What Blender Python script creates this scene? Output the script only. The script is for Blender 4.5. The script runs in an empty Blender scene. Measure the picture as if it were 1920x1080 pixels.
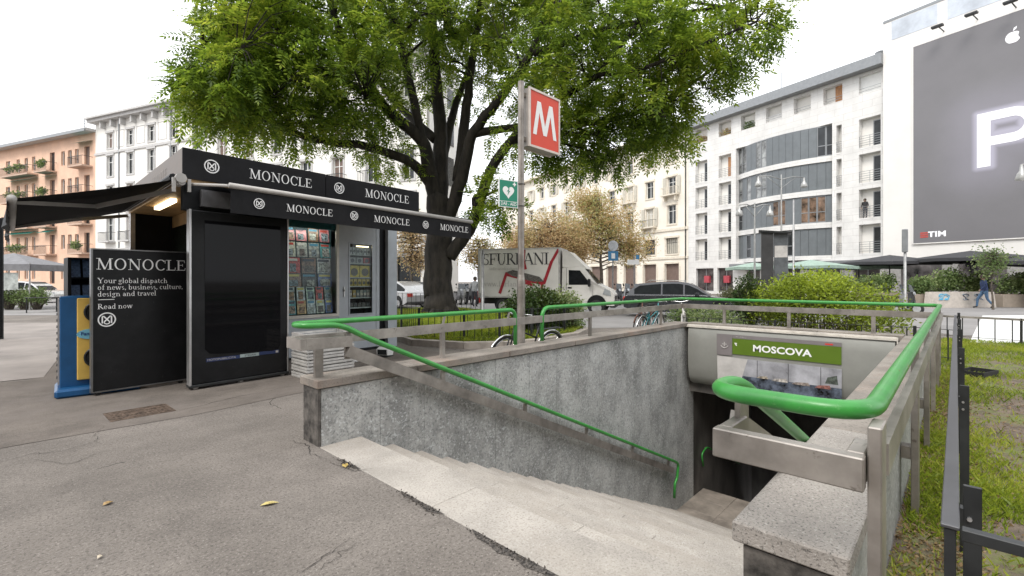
import bpy, math, random
import numpy as np
from mathutils import Vector, Matrix
random.seed(7)
rng = np.random.default_rng(7)
SC = bpy.context.scene
COL = SC.collection
R = math.radians
# ------------------------------------------------------------------ camera, sky, sun, exposure
EYE = 1.55
HEAD = R(43.3)                 # heading of the lens, measured from +X (the way the stairs run)
F = 884.0 / 1920.0             # focal length in picture widths
FW = (math.cos(HEAD), math.sin(HEAD)); RT = (math.sin(HEAD), -math.cos(HEAD))
cam = bpy.data.cameras.new('camera'); cam.sensor_width = 36; cam.lens = 36 * F
cam.shift_y = -14 / 1920; cam.clip_start = 0.05; cam.clip_end = 2000
cob = bpy.data.objects.new('camera', cam); COL.objects.link(cob)
cob.location = (0, 0, EYE); cob.rotation_euler = (R(90), 0, HEAD - R(90))
SC.camera = cob
SUN_EL, SUN_AZ = R(50), R(-167)   # azimuth of the sun as seen from the origin, from +X
wd = bpy.data.worlds.new('World'); SC.world = wd; wd.use_nodes = True
nt = wd.node_tree; nt.nodes.clear()
out = nt.nodes.new('ShaderNodeOutputWorld'); bg = nt.nodes.new('ShaderNodeBackground')
sky = nt.nodes.new('ShaderNodeTexSky'); sky.sky_type = 'NISHITA'; sky.sun_disc = False
sky.sun_elevation = SUN_EL; sky.sun_rotation = R(90) - SUN_AZ; sky.dust_density = 4; sky.air_density = 1.2
hs = nt.nodes.new('ShaderNodeHueSaturation'); hs.inputs['Saturation'].default_value = 0.25
mx = nt.nodes.new('ShaderNodeMix'); mx.data_type = 'RGBA'; mx.inputs[0].default_value = 0.86
mx.inputs[7].default_value = (7.6, 7.75, 8.0, 1)      # the even pale grey of a closed cloud cover
nt.links.new(sky.outputs[0], hs.inputs['Color']); nt.links.new(hs.outputs[0], mx.inputs[6])
nt.links.new(mx.outputs[2], bg.inputs[0]); nt.links.new(bg.outputs[0], out.inputs[0])
bg.inputs[1].default_value = 0.13
sl = bpy.data.lights.new('sun', 'SUN'); sl.energy = 1.2; sl.angle = R(22); sl.color = (1, .96, .9)
so = bpy.data.objects.new('sun', sl); COL.objects.link(so)
so.rotation_euler = (R(90) - SUN_EL, 0, SUN_AZ + R(90))
SC.view_settings.view_transform = 'Standard'; SC.view_settings.look = 'None'
SC.view_settings.exposure = 0.95; SC.view_settings.gamma = 1
SC.cycles.max_bounces = 8; SC.cycles.diffuse_bounces = 5; SC.cycles.transparent_max_bounces = 8
SC.cycles.use_denoising = True
# ------------------------------------------------------------------ helpers
def W(l, d):                    # metres to the side and ahead of the camera -> ground plan
    return (l * RT[0] + d * FW[0], l * RT[1] + d * FW[1])
def S(px, d):
    return W((px - 960) / 884 * d, d)
def Z(py, d):
    return EYE - (py - 526) / 884 * d
def G(px, py, z=0.0):
    d = (EYE - z) * 884 / (py - 526); return S(px, d)
def yaw(l, d):                  # rotation about z of a thing whose +x axis points to (l, d) as seen by the camera
    x, y = W(l, d); return math.atan2(y, x)

class MB:
    def __init__(s): s.v = []; s.f = []; s.m = []
    def add(s, vs, fs, m=0):
        n = len(s.v); s.v += [tuple(v) for v in vs]
        for f in fs: s.f.append(tuple(i + n for i in f)); s.m.append(m)
        return s
    def box(s, x0, y0, z0, x1, y1, z1, m=0):
        x0, x1 = sorted((x0, x1)); y0, y1 = sorted((y0, y1)); z0, z1 = sorted((z0, z1))
        return s.add([(x0,y0,z0),(x1,y0,z0),(x1,y1,z0),(x0,y1,z0),(x0,y0,z1),(x1,y0,z1),(x1,y1,z1),(x0,y1,z1)],
                     [(0,3,2,1),(4,5,6,7),(0,1,5,4),(1,2,6,5),(2,3,7,6),(3,0,4,7)], m)
    def bbox(s, x0, y0, z0, x1, y1, z1, b=.01, m=0):     # box with chamfered edges
        x0, x1 = sorted((x0, x1)); y0, y1 = sorted((y0, y1)); z0, z1 = sorted((z0, z1))
        V = []
        for zz, bb in ((z0, 1), (z0 + b, 0), (z1 - b, 0), (z1, 1)):
            e = b if bb else 0
            V += [(x0+b,y0+e,zz),(x1-b,y0+e,zz),(x1-e,y0+b,zz),(x1-e,y1-b,zz),(x1-b,y1-e,zz),(x0+b,y1-e,zz),(x0+e,y1-b,zz),(x0+e,y0+b,zz)]
        Fs = [tuple(range(7, -1, -1)), tuple(range(24, 32))]
        for k in range(3):
            for i in range(8):
                j = (i + 1) % 8; Fs.append((k*8+i, k*8+j, k*8+8+j, k*8+8+i))
        return s.add(V, Fs, m)
    def beam(s, p, q, w, h, up=(0, 0, 1), m=0):          # square bar from p to q, w across, h along up
        p = Vector(p); q = Vector(q); d = (q - p).normalized(); u = Vector(up)
        a = d.cross(u)
        if a.length < 1e-4: a = d.cross(Vector((1, 0, 0)))
        a.normalize(); u = a.cross(d); a *= w / 2; u *= h / 2
        return s.add([p-a-u, p+a-u, p+a+u, p-a+u, q-a-u, q+a-u, q+a+u, q-a+u],
                     [(0,1,2,3),(7,6,5,4),(0,4,5,1),(1,5,6,2),(2,6,7,3),(3,7,4,0)], m)
    def tube(s, pts, r, n=8, closed=False, m=0, caps=True):
        P = [Vector(p) for p in pts]; rr = r if isinstance(r, (list, tuple)) else [r] * len(P)
        k = len(P); ring = []; a = None
        for i in range(k):
            if closed: t = P[(i+1) % k] - P[i-1]
            else: t = P[min(i+1, k-1)] - P[max(i-1, 0)]
            if t.length < 1e-9: t = Vector((0, 0, 1))
            t.normalize()
            if a is None:
                a = t.cross(Vector((0, 0, 1)))
                if a.length < .05: a = t.cross(Vector((1, 0, 0)))
            else:
                a = a - t * a.dot(t)
                if a.length < .01: a = t.cross(Vector((.3, .5, .8)))
            a.normalize(); b = t.cross(a)
            ring.append([P[i] + (a * math.cos(2*math.pi*j/n) + b * math.sin(2*math.pi*j/n)) * rr[i] for j in range(n)])
        V = [v for g in ring for v in g]; Fs = []
        for i in range(k if closed else k - 1):
            i2 = (i + 1) % k
            for j in range(n):
                j2 = (j + 1) % n; Fs.append((i*n+j, i*n+j2, i2*n+j2, i2*n+j))
        if caps and not closed:
            Fs.append(tuple(range(n-1, -1, -1))); Fs.append(tuple((k-1)*n + j for j in range(n)))
        return s.add(V, Fs, m)
    def cyl(s, x, y, z0, z1, r0, r1=None, n=16, m=0):
        return s.tube([(x, y, z0), (x, y, z1)], [r0, r0 if r1 is None else r1], n, m=m)
    def disc(s, c, nrm, r, t, n=20, m=0):
        c = Vector(c); nn = Vector(nrm).normalized()
        return s.tube([c - nn*t/2, c + nn*t/2], r, n, m=m)
    def prism(s, pts, y0, y1, m=0):                      # outline in (x, z) pushed along y
        k = len(pts); V = [(x, y0, z) for x, z in pts] + [(x, y1, z) for x, z in pts]
        Fs = [tuple(range(k)), tuple(range(2*k-1, k-1, -1))] + [(i, i+k, (i+1) % k + k, (i+1) % k) for i in range(k)]
        return s.add(V, Fs, m)
    def slab(s, pts, z0, z1, m=0):                       # outline in (x, y) pushed along z
        k = len(pts); V = [(x, y, z0) for x, y in pts] + [(x, y, z1) for x, y in pts]
        Fs = [tuple(range(k-1, -1, -1)), tuple(range(k, 2*k))] + [(i, (i+1) % k, (i+1) % k + k, i+k) for i in range(k)]
        return s.add(V, Fs, m)
    def lathe(s, c, prof, n=16, m=0):
        V = [(c[0] + r*math.cos(2*math.pi*j/n), c[1] + r*math.sin(2*math.pi*j/n), c[2] + z) for r, z in prof for j in range(n)]
        Fs = [(i*n+j, i*n+(j+1) % n, (i+1)*n+(j+1) % n, (i+1)*n+j) for i in range(len(prof)-1) for j in range(n)]
        return s.add(V, Fs, m)
    def mesh(s, name, mats, smooth=False):
        me = bpy.data.meshes.new(name); me.from_pydata(s.v, [], s.f)
        for x in (mats if isinstance(mats, (list, tuple)) else [mats]): me.materials.append(x)
        if any(s.m): me.polygons.foreach_set('material_index', s.m)
        if smooth: me.shade_smooth()
        me.validate(); me.update(); return me
    def build(s, name, mats, parent=None, smooth=False, **kw):
        return put(name, s.mesh(name, mats, smooth), parent, **kw)

def put(name, me, parent=None, loc=None, rz=None, label=None, cat=None, group=None, kind=None):
    o = bpy.data.objects.new(name, me); COL.objects.link(o)
    if parent: o.parent = parent
    if loc: o.location = loc
    if rz is not None: o.rotation_euler = (0, 0, rz)
    return tag(o, label, cat, group, kind)
def tag(o, label=None, cat=None, group=None, kind=None):
    if label: o['label'] = label
    if cat: o['category'] = cat
    if group: o['group'] = group
    if kind: o['kind'] = kind
    return o
def thing(name, label, cat, loc=(0, 0, 0), rz=0, group=None):
    return put(name, None, None, loc, rz, label, cat, group)
def copy_tree(o, parent=None):
    c = o.copy(); COL.objects.link(c); c.parent = parent
    for ch in list(o.children): copy_tree(ch, c)
    return c
def sm(o, ang=40):
    me = o.data; me.shade_smooth()
    try: me.set_sharp_from_angle(angle=R(ang))
    except Exception: pass
    return o
def arc(c, r, a0, a1, n, plane='xy'):
    o = []
    for i in range(n + 1):
        a = R(a0 + (a1 - a0) * i / n); u, v = r*math.cos(a), r*math.sin(a)
        o.append((c[0]+u, c[1]+v, c[2]) if plane == 'xy' else (c[0]+u, c[1], c[2]+v) if plane == 'xz' else (c[0], c[1]+u, c[2]+v))
    return o
def fillet(pts, r, n=6):        # round the corners of a polyline
    P = [Vector(p) for p in pts]; o = [P[0]]
    for i in range(1, len(P) - 1):
        a = (P[i-1] - P[i]); b = (P[i+1] - P[i]); ra = min(r, a.length*.49, b.length*.49)
        p0 = P[i] + a.normalized()*ra; p2 = P[i] + b.normalized()*ra
        for k in range(n + 1):
            t = k / n; o.append(p0*(1-t)**2 + P[i]*2*t*(1-t) + p2*t*t)
    return o + [P[-1]]
# ------------------------------------------------------------------ materials
MATS = {}
def mat(name, rgb, rough=.6, metal=0., var=.12, scale=4., bump=0., bscale=60., spec=.5, rgb2=None, detail=6, coat=0, streak=0, objco=False, emit=0, ramp=(.35, .65)):
    if name in MATS: return MATS[name]
    m = bpy.data.materials.new(name); m.use_nodes = True; t = m.node_tree; N = t.nodes; L = t.links
    b = N['Principled BSDF']; b.inputs['Roughness'].default_value = rough; b.inputs['Metallic'].default_value = metal
    b.inputs['Specular IOR Level'].default_value = spec
    if coat: b.inputs['Coat Weight'].default_value = coat; b.inputs['Coat Roughness'].default_value = .08
    c2 = rgb2 or tuple(max(0, c*(1-var*2)) for c in rgb); c1 = rgb if rgb2 else tuple(min(1, c*(1+var)) for c in rgb)
    if objco: tc = N.new('ShaderNodeTexCoord'); co = tc.outputs['Object']
    else: tc = N.new('ShaderNodeNewGeometry'); co = tc.outputs['Position']
    if streak:
        mp = N.new('ShaderNodeMapping'); mp.inputs['Scale'].default_value = (1, 1, streak); L.new(co, mp.inputs[0]); co2 = mp.outputs[0]
    else: co2 = co
    if var or rgb2:
        n1 = N.new('ShaderNodeTexNoise'); n1.inputs['Scale'].default_value = scale; n1.inputs['Detail'].default_value = detail; n1.inputs['Roughness'].default_value = .65
        L.new(co2, n1.inputs['Vector'])
        r = N.new('ShaderNodeValToRGB'); r.color_ramp.elements[0].position = ramp[0]; r.color_ramp.elements[1].position = ramp[1]
        r.color_ramp.elements[0].color = (*c2, 1); r.color_ramp.elements[1].color = (*c1, 1)
        L.new(n1.outputs['Fac'], r.inputs[0]); L.new(r.outputs[0], b.inputs['Base Color'])
        rr = N.new('ShaderNodeMapRange'); rr.inputs[3].default_value = max(.02, rough-.1*(rough > .2)); rr.inputs[4].default_value = min(1, rough+.1)
        L.new(n1.outputs['Fac'], rr.inputs[0]); L.new(rr.outputs[0], b.inputs['Roughness'])
    else: b.inputs['Base Color'].default_value = (*rgb, 1)
    if bump:
        n2 = N.new('ShaderNodeTexNoise'); n2.inputs['Scale'].default_value = bscale; n2.inputs['Detail'].default_value = 4
        L.new(co, n2.inputs['Vector']); bp = N.new('ShaderNodeBump'); bp.inputs['Strength'].default_value = bump; bp.inputs['Distance'].default_value = .01
        L.new(n2.outputs['Fac'], bp.inputs['Height']); L.new(bp.outputs[0], b.inputs['Normal'])
    if emit: b.inputs['Emission Color'].default_value = (*rgb, 1); b.inputs['Emission Strength'].default_value = emit
    MATS[name] = m; return m
def nodes(m): return m.node_tree.nodes, m.node_tree.links, m.node_tree.nodes['Principled BSDF']
def speckle(m, amount, scale, dark, lim=(.55, .7), dots='noise', factor_scale=None):
    """lay a second, finer mottling of its own colour over the base colour"""
    N, L, b = nodes(m); src = b.inputs['Base Color'].links[0].from_socket if b.inputs['Base Color'].links else None
    geo = N.new('ShaderNodeNewGeometry')
    if dots == 'noise':
        n = N.new('ShaderNodeTexNoise'); n.inputs['Scale'].default_value = scale; n.inputs['Detail'].default_value = 5; n.inputs['Roughness'].default_value = .7; o = n.outputs['Fac']
    else:
        n = N.new('ShaderNodeTexVoronoi'); n.inputs['Scale'].default_value = scale; o = n.outputs['Color']
    L.new(geo.outputs['Position'], n.inputs['Vector'])
    mr = N.new('ShaderNodeMapRange'); mr.inputs[1].default_value, mr.inputs[2].default_value = lim; mr.inputs[4].default_value = amount
    L.new(o, mr.inputs[0])
    mxn = N.new('ShaderNodeMix'); mxn.data_type = 'RGBA'; L.new(mr.outputs[0], mxn.inputs[0])
    if src: L.new(src, mxn.inputs[6])
    else: mxn.inputs[6].default_value = b.inputs['Base Color'].default_value
    mxn.inputs[7].default_value = (*dark, 1); L.new(mxn.outputs[2], b.inputs['Base Color']); return m
def cracks(m, scale, width, dark, wob=.35, gate=.52, gscale=.5):
    """thin wandering cracks: a warped cell-border pattern, broken up by a large noise"""
    N, L, b = nodes(m); src = b.inputs['Base Color'].links[0].from_socket
    geo = N.new('ShaderNodeNewGeometry'); n = N.new('ShaderNodeTexNoise'); n.inputs['Scale'].default_value = 1.7; n.inputs['Detail'].default_value = 6
    L.new(geo.outputs['Position'], n.inputs['Vector'])
    vm = N.new('ShaderNodeVectorMath'); vm.operation = 'SCALE'; vm.inputs['Scale'].default_value = wob; L.new(n.outputs['Color'], vm.inputs[0])
    va = N.new('ShaderNodeVectorMath'); L.new(geo.outputs['Position'], va.inputs[0]); L.new(vm.outputs[0], va.inputs[1])
    v = N.new('ShaderNodeTexVoronoi'); v.feature = 'DISTANCE_TO_EDGE'; v.inputs['Scale'].default_value = scale; L.new(va.outputs[0], v.inputs['Vector'])
    lt = N.new('ShaderNodeMath'); lt.operation = 'LESS_THAN'; lt.inputs[1].default_value = width; L.new(v.outputs['Distance'], lt.inputs[0])
    g = N.new('ShaderNodeTexNoise'); g.inputs['Scale'].default_value = gscale; g.inputs['Detail'].default_value = 3; L.new(geo.outputs['Position'], g.inputs['Vector'])
    gt = N.new('ShaderNodeMath'); gt.operation = 'GREATER_THAN'; gt.inputs[1].default_value = gate; L.new(g.outputs['Fac'], gt.inputs[0])
    mu = N.new('ShaderNodeMath'); mu.operation = 'MULTIPLY'; L.new(lt.outputs[0], mu.inputs[0]); L.new(gt.outputs[0], mu.inputs[1])
    mxn = N.new('ShaderNodeMix'); mxn.data_type = 'RGBA'; L.new(mu.outputs[0], mxn.inputs[0]); L.new(src, mxn.inputs[6]); mxn.inputs[7].default_value = (*dark, 1)
    L.new(mxn.outputs[2], b.inputs['Base Color']); return m
def leafmat(name, cols, trans=.35, rough=.45):
    m = bpy.data.materials.new(name); m.use_nodes = True; t = m.node_tree; N = t.nodes; L = t.links; N.clear()
    o = N.new('ShaderNodeOutputMaterial'); g = N.new('ShaderNodeNewGeometry'); r = N.new('ShaderNodeValToRGB')
    el = r.color_ramp.elements; n = len(cols)
    while len(el) < n: el.new(.5)
    for i, c in enumerate(cols): el[i].position = i / (n - 1); el[i].color = (*c, 1)
    no = N.new('ShaderNodeTexNoise'); no.inputs['Scale'].default_value = .55; no.inputs['Detail'].default_value = 3; L.new(g.outputs['Position'], no.inputs['Vector'])
    ad = N.new('ShaderNodeMath'); ad.operation = 'MULTIPLY_ADD'; ad.inputs[1].default_value = .55; L.new(g.outputs['Random Per Island'], ad.inputs[0])
    sb = N.new('ShaderNodeMapRange'); sb.inputs[1].default_value = .35; sb.inputs[2].default_value = .65; sb.inputs[4].default_value = .45; L.new(no.outputs['Fac'], sb.inputs[0])
    L.new(sb.outputs[0], ad.inputs[2]); L.new(ad.outputs[0], r.inputs[0])
    p = N.new('ShaderNodeBsdfPrincipled'); p.inputs['Roughness'].default_value = rough; p.inputs['Specular IOR Level'].default_value = .3
    tr = N.new('ShaderNodeBsdfTranslucent'); ms = N.new('ShaderNodeMixShader'); ms.inputs[0].default_value = trans
    hs = N.new('ShaderNodeHueSaturation'); hs.inputs['Value'].default_value = 1.5; hs.inputs['Hue'].default_value = .49; L.new(r.outputs[0], hs.inputs['Color'])
    L.new(r.outputs[0], p.inputs['Base Color']); L.new(hs.outputs[0], tr.inputs['Color'])
    L.new(p.outputs[0], ms.inputs[1]); L.new(tr.outputs[0], ms.inputs[2]); L.new(ms.outputs[0], o.inputs['Surface'])
    MATS[name] = m; return m
def glassmat(name, rgb=(.9, .95, .95), rough=.02, trans=1.):
    m = bpy.data.materials.new(name); m.use_nodes = True; b = m.node_tree.nodes['Principled BSDF']
    t = m.node_tree; N = t.nodes; L = t.links; N.clear()
    o = N.new('ShaderNodeOutputMaterial'); a = N.new('ShaderNodeBsdfTransparent'); a.inputs[0].default_value = (*rgb, 1)
    gl = N.new('ShaderNodeBsdfGlossy'); gl.inputs['Roughness'].default_value = rough
    fr = N.new('ShaderNodeFresnel'); fr.inputs[0].default_value = 1.25; ms = N.new('ShaderNodeMixShader')
    L.new(fr.outputs[0], ms.inputs[0]); L.new(a.outputs[0], ms.inputs[1]); L.new(gl.outputs[0], ms.inputs[2]); L.new(ms.outputs[0], o.inputs[0])
    MATS[name] = m; return m
# paving, stone, metal
m_asph = mat('asphalt_footway', (.2, .178, .158), .92, var=.14, scale=.9, bump=.6, bscale=110, detail=10, spec=.25)
speckle(m_asph, .7, 52, (.07, .06, .054), (.5, .62)); speckle(m_asph, .6, 62, (.38, .345, .315), (.56, .64)); speckle(m_asph, .8, 7, (.07, .062, .056), (.715, .74)); speckle(m_asph, .4, 9, (.1, .088, .08), (.5, .75))
speckle(m_asph, .55, .3, (.1, .088, .078), (.5, .75)); cracks(m_asph, .33, .0018, (.05, .044, .04), gate=.54)
m_road = mat('asphalt_road', (.25, .24, .235), .9, var=.1, scale=.5, bump=.3, bscale=60); speckle(m_road, .4, 3, (.22, .21, .2))
m_pave2 = mat('pale_footway', (.27, .24, .22), .9, var=.14, scale=.6)
m_paint = mat('road_paint', (.72, .72, .7), .7, var=.08, scale=3)
m_step = mat('stair_granite', (.4, .368, .33), .8, var=.1, scale=1.6, bump=.25, bscale=90, spec=.3); speckle(m_step, .6, 70, (.17, .15, .13), (.5, .64)); speckle(m_step, .5, 1.1, (.29, .255, .215), (.48, .68)); speckle(m_step, .6, 50, (.58, .55, .5), (.58, .7))
m_rise = m_step
m_clad = mat('cladding_stone', (.42, .42, .405), .55, var=.2, scale=2.4, bump=.15, bscale=40, streak=.6, spec=.3); speckle(m_clad, .75, 42, (.1, .108, .112), (.5, .66)); speckle(m_clad, .38, 2.3, (.13, .138, .142), (.5, .72)); speckle(m_clad, .75, 30, (.6, .62, .62), (.55, .63))
m_cope = mat('coping_granite', (.27, .24, .21), .7, var=.16, scale=2, bump=.3, bscale=90, spec=.3); speckle(m_cope, .75, 60, (.1, .09, .08), (.52, .68)); speckle(m_cope, .5, 80, (.42, .39, .35), (.6, .7)); speckle(m_cope, .5, 1.2, (.3, .2, .15), (.5, .7))
m_cope2 = mat('coping_granite_near', (.35, .32, .29), .75, var=.12, scale=2, bump=.45, bscale=120, spec=.3); speckle(m_cope2, .85, 95, (.07, .065, .06), (.53, .64)); speckle(m_cope2, .7, 75, (.56, .53, .49), (.57, .67))
m_steel = mat('dull_steel', (.36, .33, .3), .42, .6, var=.2, scale=2.5, bump=.06, bscale=30); speckle(m_steel, .8, 11, (.12, .1, .085), (.62, .7)); speckle(m_steel, .4, 2, (.2, .17, .145), (.5, .7))
m_green = mat('green_paint', (.04, .27, .045), .38, var=.08, scale=6, coat=.1); speckle(m_green, 1, 24, (.3, .045, .02), (.665, .67)); speckle(m_green, .5, 5, (.02, .13, .03), (.5, .72)); speckle(m_green, .35, 40, (.16, .4, .14), (.6, .68))
m_black = mat('black_paint', (.012, .0125, .0135), .4, var=.1, scale=6, spec=.22)
m_iron = mat('iron_black', (.03, .032, .033), .4, .2, var=.15, scale=8)
m_kerb = mat('kerb_stone', (.36, .32, .28), .8, var=.15, scale=3, bump=.2, bscale=70)
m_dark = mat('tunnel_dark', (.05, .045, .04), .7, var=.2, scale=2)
m_white = mat('white_paint', (.78, .78, .76), .45, var=.04, scale=2)
m_alu = mat('aluminium', (.6, .6, .6), .35, .8, var=.08, scale=4)
m_rubber = mat('rubber', (.02, .02, .02), .8, var=.2, scale=20)
m_chrome = mat('chrome', (.7, .7, .7), .15, 1, var=0)
m_bark = mat('bark', (.03, .025, .02), .95, var=.35, scale=5, bump=1., bscale=14, streak=.25)
m_bark2 = mat('bark_pale', (.12, .1, .08), .95, var=.3, scale=6, bump=.8, bscale=20)
m_glass = glassmat('clear_glass')
m_wing = mat('window_dark', (.03, .034, .038), .1, var=.3, scale=.6, spec=.4)
m_red = mat('red_enamel', (.62, .05, .035), .35, var=.04, scale=3)
m_letter = mat('white_print', (.86, .86, .85), .5, var=0)
m_letdim = mat('grey_print', (.42, .4, .38), .6, var=0)
m_dkprint = mat('dark_print', (.03, .03, .035), .5, var=0)
speckle(m_black, .3, 2.5, (.03, .03, .031), (.5, .7)); speckle(m_black, .5, 16, (.045, .045, .045), (.64, .7))
# ================================================================== ground
ST0, ST1 = 1.96, 10.35           # stairwell along X
YR, YL = .30, 4.62               # ground edge at the right and left parapet
def ring_ground():
    b = MB(); xs = [-500, ST0, ST1, 500]; ys = [-500, YR, YL, 500]
    for i in range(3):
        for j in range(3):
            if i == 1 and j == 1: continue
            b.add([(xs[i], ys[j], 0), (xs[i+1], ys[j], 0), (xs[i+1], ys[j+1], 0), (xs[i], ys[j+1], 0)], [(0, 1, 2, 3)])
    return b
ring_ground().build('ground', m_asph, kind='structure')
def sheet(name, pts, z, m, kind='structure', **kw):
    b = MB(); b.add([(x, y, z) for x, y in pts], [tuple(range(len(pts)))]); return b.build(name, m, kind=kind, **kw)
# road behind the beds and across the square, pale footway by the kiosk, far footway
BED = [(6.5, 9.4), (7.0, 8.1), (7.7, 7.5), (8.7, 7.25), (10.4, 7.35), (11.7, 7.9), (12.6, 9.0), (13.4, 11.5), (15.2, 16.5), (15.4, 18.2), (13.8, 19.6), (11.4, 19.2), (9.6, 17.4), (7.3, 12.6)]
RD = [S(-900, 20.5), S(400, 21.2), S(860, 19.8), S(1010, 15.0), S(1400, 16.3), S(1640, 16.5), S(1790, 13.4), S(2900, 10.6), S(2900, 24), S(1600, 30), S(1230, 48), S(1090, 95), S(935, 112), S(700, 33.5), S(300, 40.5), S(-900, 52)]
sheet('road', RD, .004, m_road)
# the bright broad painted band of the crossing beyond the lawn
sheet('crossing_marking', [G(1818, 642), G(1842, 592), G(2300, 589), G(2300, 652)], .008, m_paint)
for k in range(3):
    d0 = 15.8 + k*.0; a = 1150 + k*22
# pink-grey pale footway seen at the far left
sheet('footway', [(-9, 11.2), (.35, 10.6), (1.0, 16), (6.6, 18.6), (-9, 34), (-40, 40), (-40, 14)], .008, m_pave2)
# darker strip of asphalt before and under the kiosk, and single cracks
m_strip = mat('asphalt_darker', (.165, .143, .124), .92, var=.16, scale=1.3, bump=.6, bscale=110, detail=10, spec=.25)
speckle(m_strip, .55, 60, (.06, .05, .045), (.5, .66)); speckle(m_strip, .5, 75, (.28, .25, .22), (.6, .69)); speckle(m_strip, .6, .8, (.19, .165, .148), (.45, .66))
sheet('asphalt_strip', [(-4, 6.35), (.2, 6.42), (1.4, 6.38), (2.2, 6.5), (3.0, 6.62), (4.4, 7.0), (6.3, 7.9), (6.4, 9.3), (6.0, 12.8), (.4, 12.8), (.2, 10.5), (-4, 10.9)], .004, m_strip)
m_crk = mat('crack_dark', (.035, .03, .027), .95, var=.3, scale=30)
def crack(pts, w):
    b = MB(); P = []
    for (x0, y0), (x1, y1) in zip(pts[:-1], pts[1:]):
        for k in range(6): P.append((x0 + (x1-x0)*k/6 + random.gauss(0, .012), y0 + (y1-y0)*k/6 + random.gauss(0, .012)))
    P.append(pts[-1]); n = len(P); V = []
    for i, (x, y) in enumerate(P):
        q = P[min(i+1, n-1)]; p = P[max(i-1, 0)]; dx, dy = q[0]-p[0], q[1]-p[1]; L = math.hypot(dx, dy) or 1; ww = .55*w*random.uniform(.2, 1.0)*(1 - abs(2*i/(n-1) - 1)**3) + .0008
        V += [(x - dy/L*ww, y + dx/L*ww, .0065), (x + dy/L*ww, y - dx/L*ww, .0065)]
    b.add(V, [(2*i, 2*i+1, 2*i+3, 2*i+2) for i in range(n-1)]); b.build('crack', m_crk, kind='structure')
for pts, w in (([(560, 1078), (610, 1045), (655, 1010)], .006), ([(600, 1070), (640, 1040), (670, 1018)], .003), ([(0, 868), (60, 852), (120, 846), (185, 826)], .006), ([(60, 862), (130, 872), (200, 845)], .004), ([(0, 652), (60, 655), (112, 668)], .008), ([(330, 772), (430, 748), (560, 722)], .006), ([(545, 828), (572, 832), (585, 852), (612, 862)], .006), ([(620, 868), (660, 884), (700, 880)], .005), ([(185, 834), (178, 815), (192, 800)], .004)):
    crack([G(*p) for p in pts], w)
# ================================================================== stairwell
stair = MB(); RIS, TRD = .166, .3655
def tread(k):
    x0 = 1.972 if k == 0 else 2.366 + (k-1)*TRD
    x1 = 2.366 + k*TRD; z = -k*RIS
    b = MB(); cuts = [[.60, 2.62, 4.32], [.60, 1.9, 4.32], [.60, 3.1, 4.32]][k % 3]
    return x0, x1, z, cuts
steps = put('stairs', MB().box(1.98, .61, -3.6, 9.35, 4.31, -3.5).mesh('stairs_base', m_dark), kind='structure')
for k in range(20):
    x0, x1, z, cuts = tread(k)
    for a, c in zip(cuts[:-1], cuts[1:]):
        j = random.uniform(-.001, .001)
        MB().bbox(x0 - (.012 if k else 0), a + .0015, z - .32, x1 + .025, c - .0015, z - .002 + j, .004).build('step_slab', m_step, steps)
# landing, passage and lower flight
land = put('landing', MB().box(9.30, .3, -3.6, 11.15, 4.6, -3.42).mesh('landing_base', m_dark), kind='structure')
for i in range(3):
    for j in range(5):
        MB().bbox(9.31 + i*.61, .62 + j*.742, -3.45, 9.31 + i*.61 + .604, .62 + j*.742 + .736, -3.32 + random.uniform(-.003, .003), .005).build('floor_slab', mat('landing_stone', (.3, .26, .22), .7, var=.2, scale=2), land)
b = MB()
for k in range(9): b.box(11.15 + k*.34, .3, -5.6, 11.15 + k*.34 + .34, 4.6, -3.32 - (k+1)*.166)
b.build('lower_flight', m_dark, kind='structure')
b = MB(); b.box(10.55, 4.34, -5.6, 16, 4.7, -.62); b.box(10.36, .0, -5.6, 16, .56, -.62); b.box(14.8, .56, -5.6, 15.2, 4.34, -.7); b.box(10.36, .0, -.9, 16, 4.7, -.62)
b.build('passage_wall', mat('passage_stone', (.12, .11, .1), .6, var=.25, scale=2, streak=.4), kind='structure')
# ---- parapet walls
def parapet(name, y_in, y_out, x0, x1, label, nx):
    sgn = 1 if y_out > y_in else -1
    t = thing(name, label, 'wall')
    MB().box(x0 + .03, y_in + sgn*.035, -3.6, x1, y_out - sgn*.02, .50).build('wall_core', m_dark, t)
    x = x0 + .03; i = 0
    while x < x1 - .05:
        w = min([.62, .55, .60, .52, .66][i % 5], x1 - x); i += 1
        if x1 - x - w < .2: w = x1 - x
        MB().box(x + .002, y_in, -3.6, x + w - .002, y_in + sgn*.03, .532 + random.uniform(-.003, .002)).build('cladding_panel', m_clad, t); x += w
    x = x0 + .03; i = 0
    while x < x1 - .05:
        w = min(1.2, x1 - x)
        MB().box(x + .002, y_out - sgn*.019, -.2, x + w - .002, y_out, .532).build('cladding_panel', m_clad, t); x += w
    MB().box(x0, y_in + sgn*.004, -.3, x0 + .029, y_out - sgn*.004, .534).build('end_panel', mat('end_stone', (.1, .09, .08), .6, var=.4, scale=9, bump=.3), t)
    return t
cj = [1.925, 3.05, 4.51, 5.98, 7.47, 8.9, 10.36]
wl = parapet('stairwell_wall', 4.32, 4.645, 1.955, 10.56, 'low grey stone clad stairwell wall running beside the kiosk', 14)
for a, c in zip(cj[:-1], cj[1:]):
    MB().bbox(a + .005, 4.283, .545, c - .005, 4.665, .622 + random.uniform(-.002, .003), .006).build('coping_stone', m_cope, wl)
wr = parapet('stairwell_wall', .60, .275, 1.93, 10.36, 'low grey stone clad stairwell wall beside the grass strip', 14)
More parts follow.
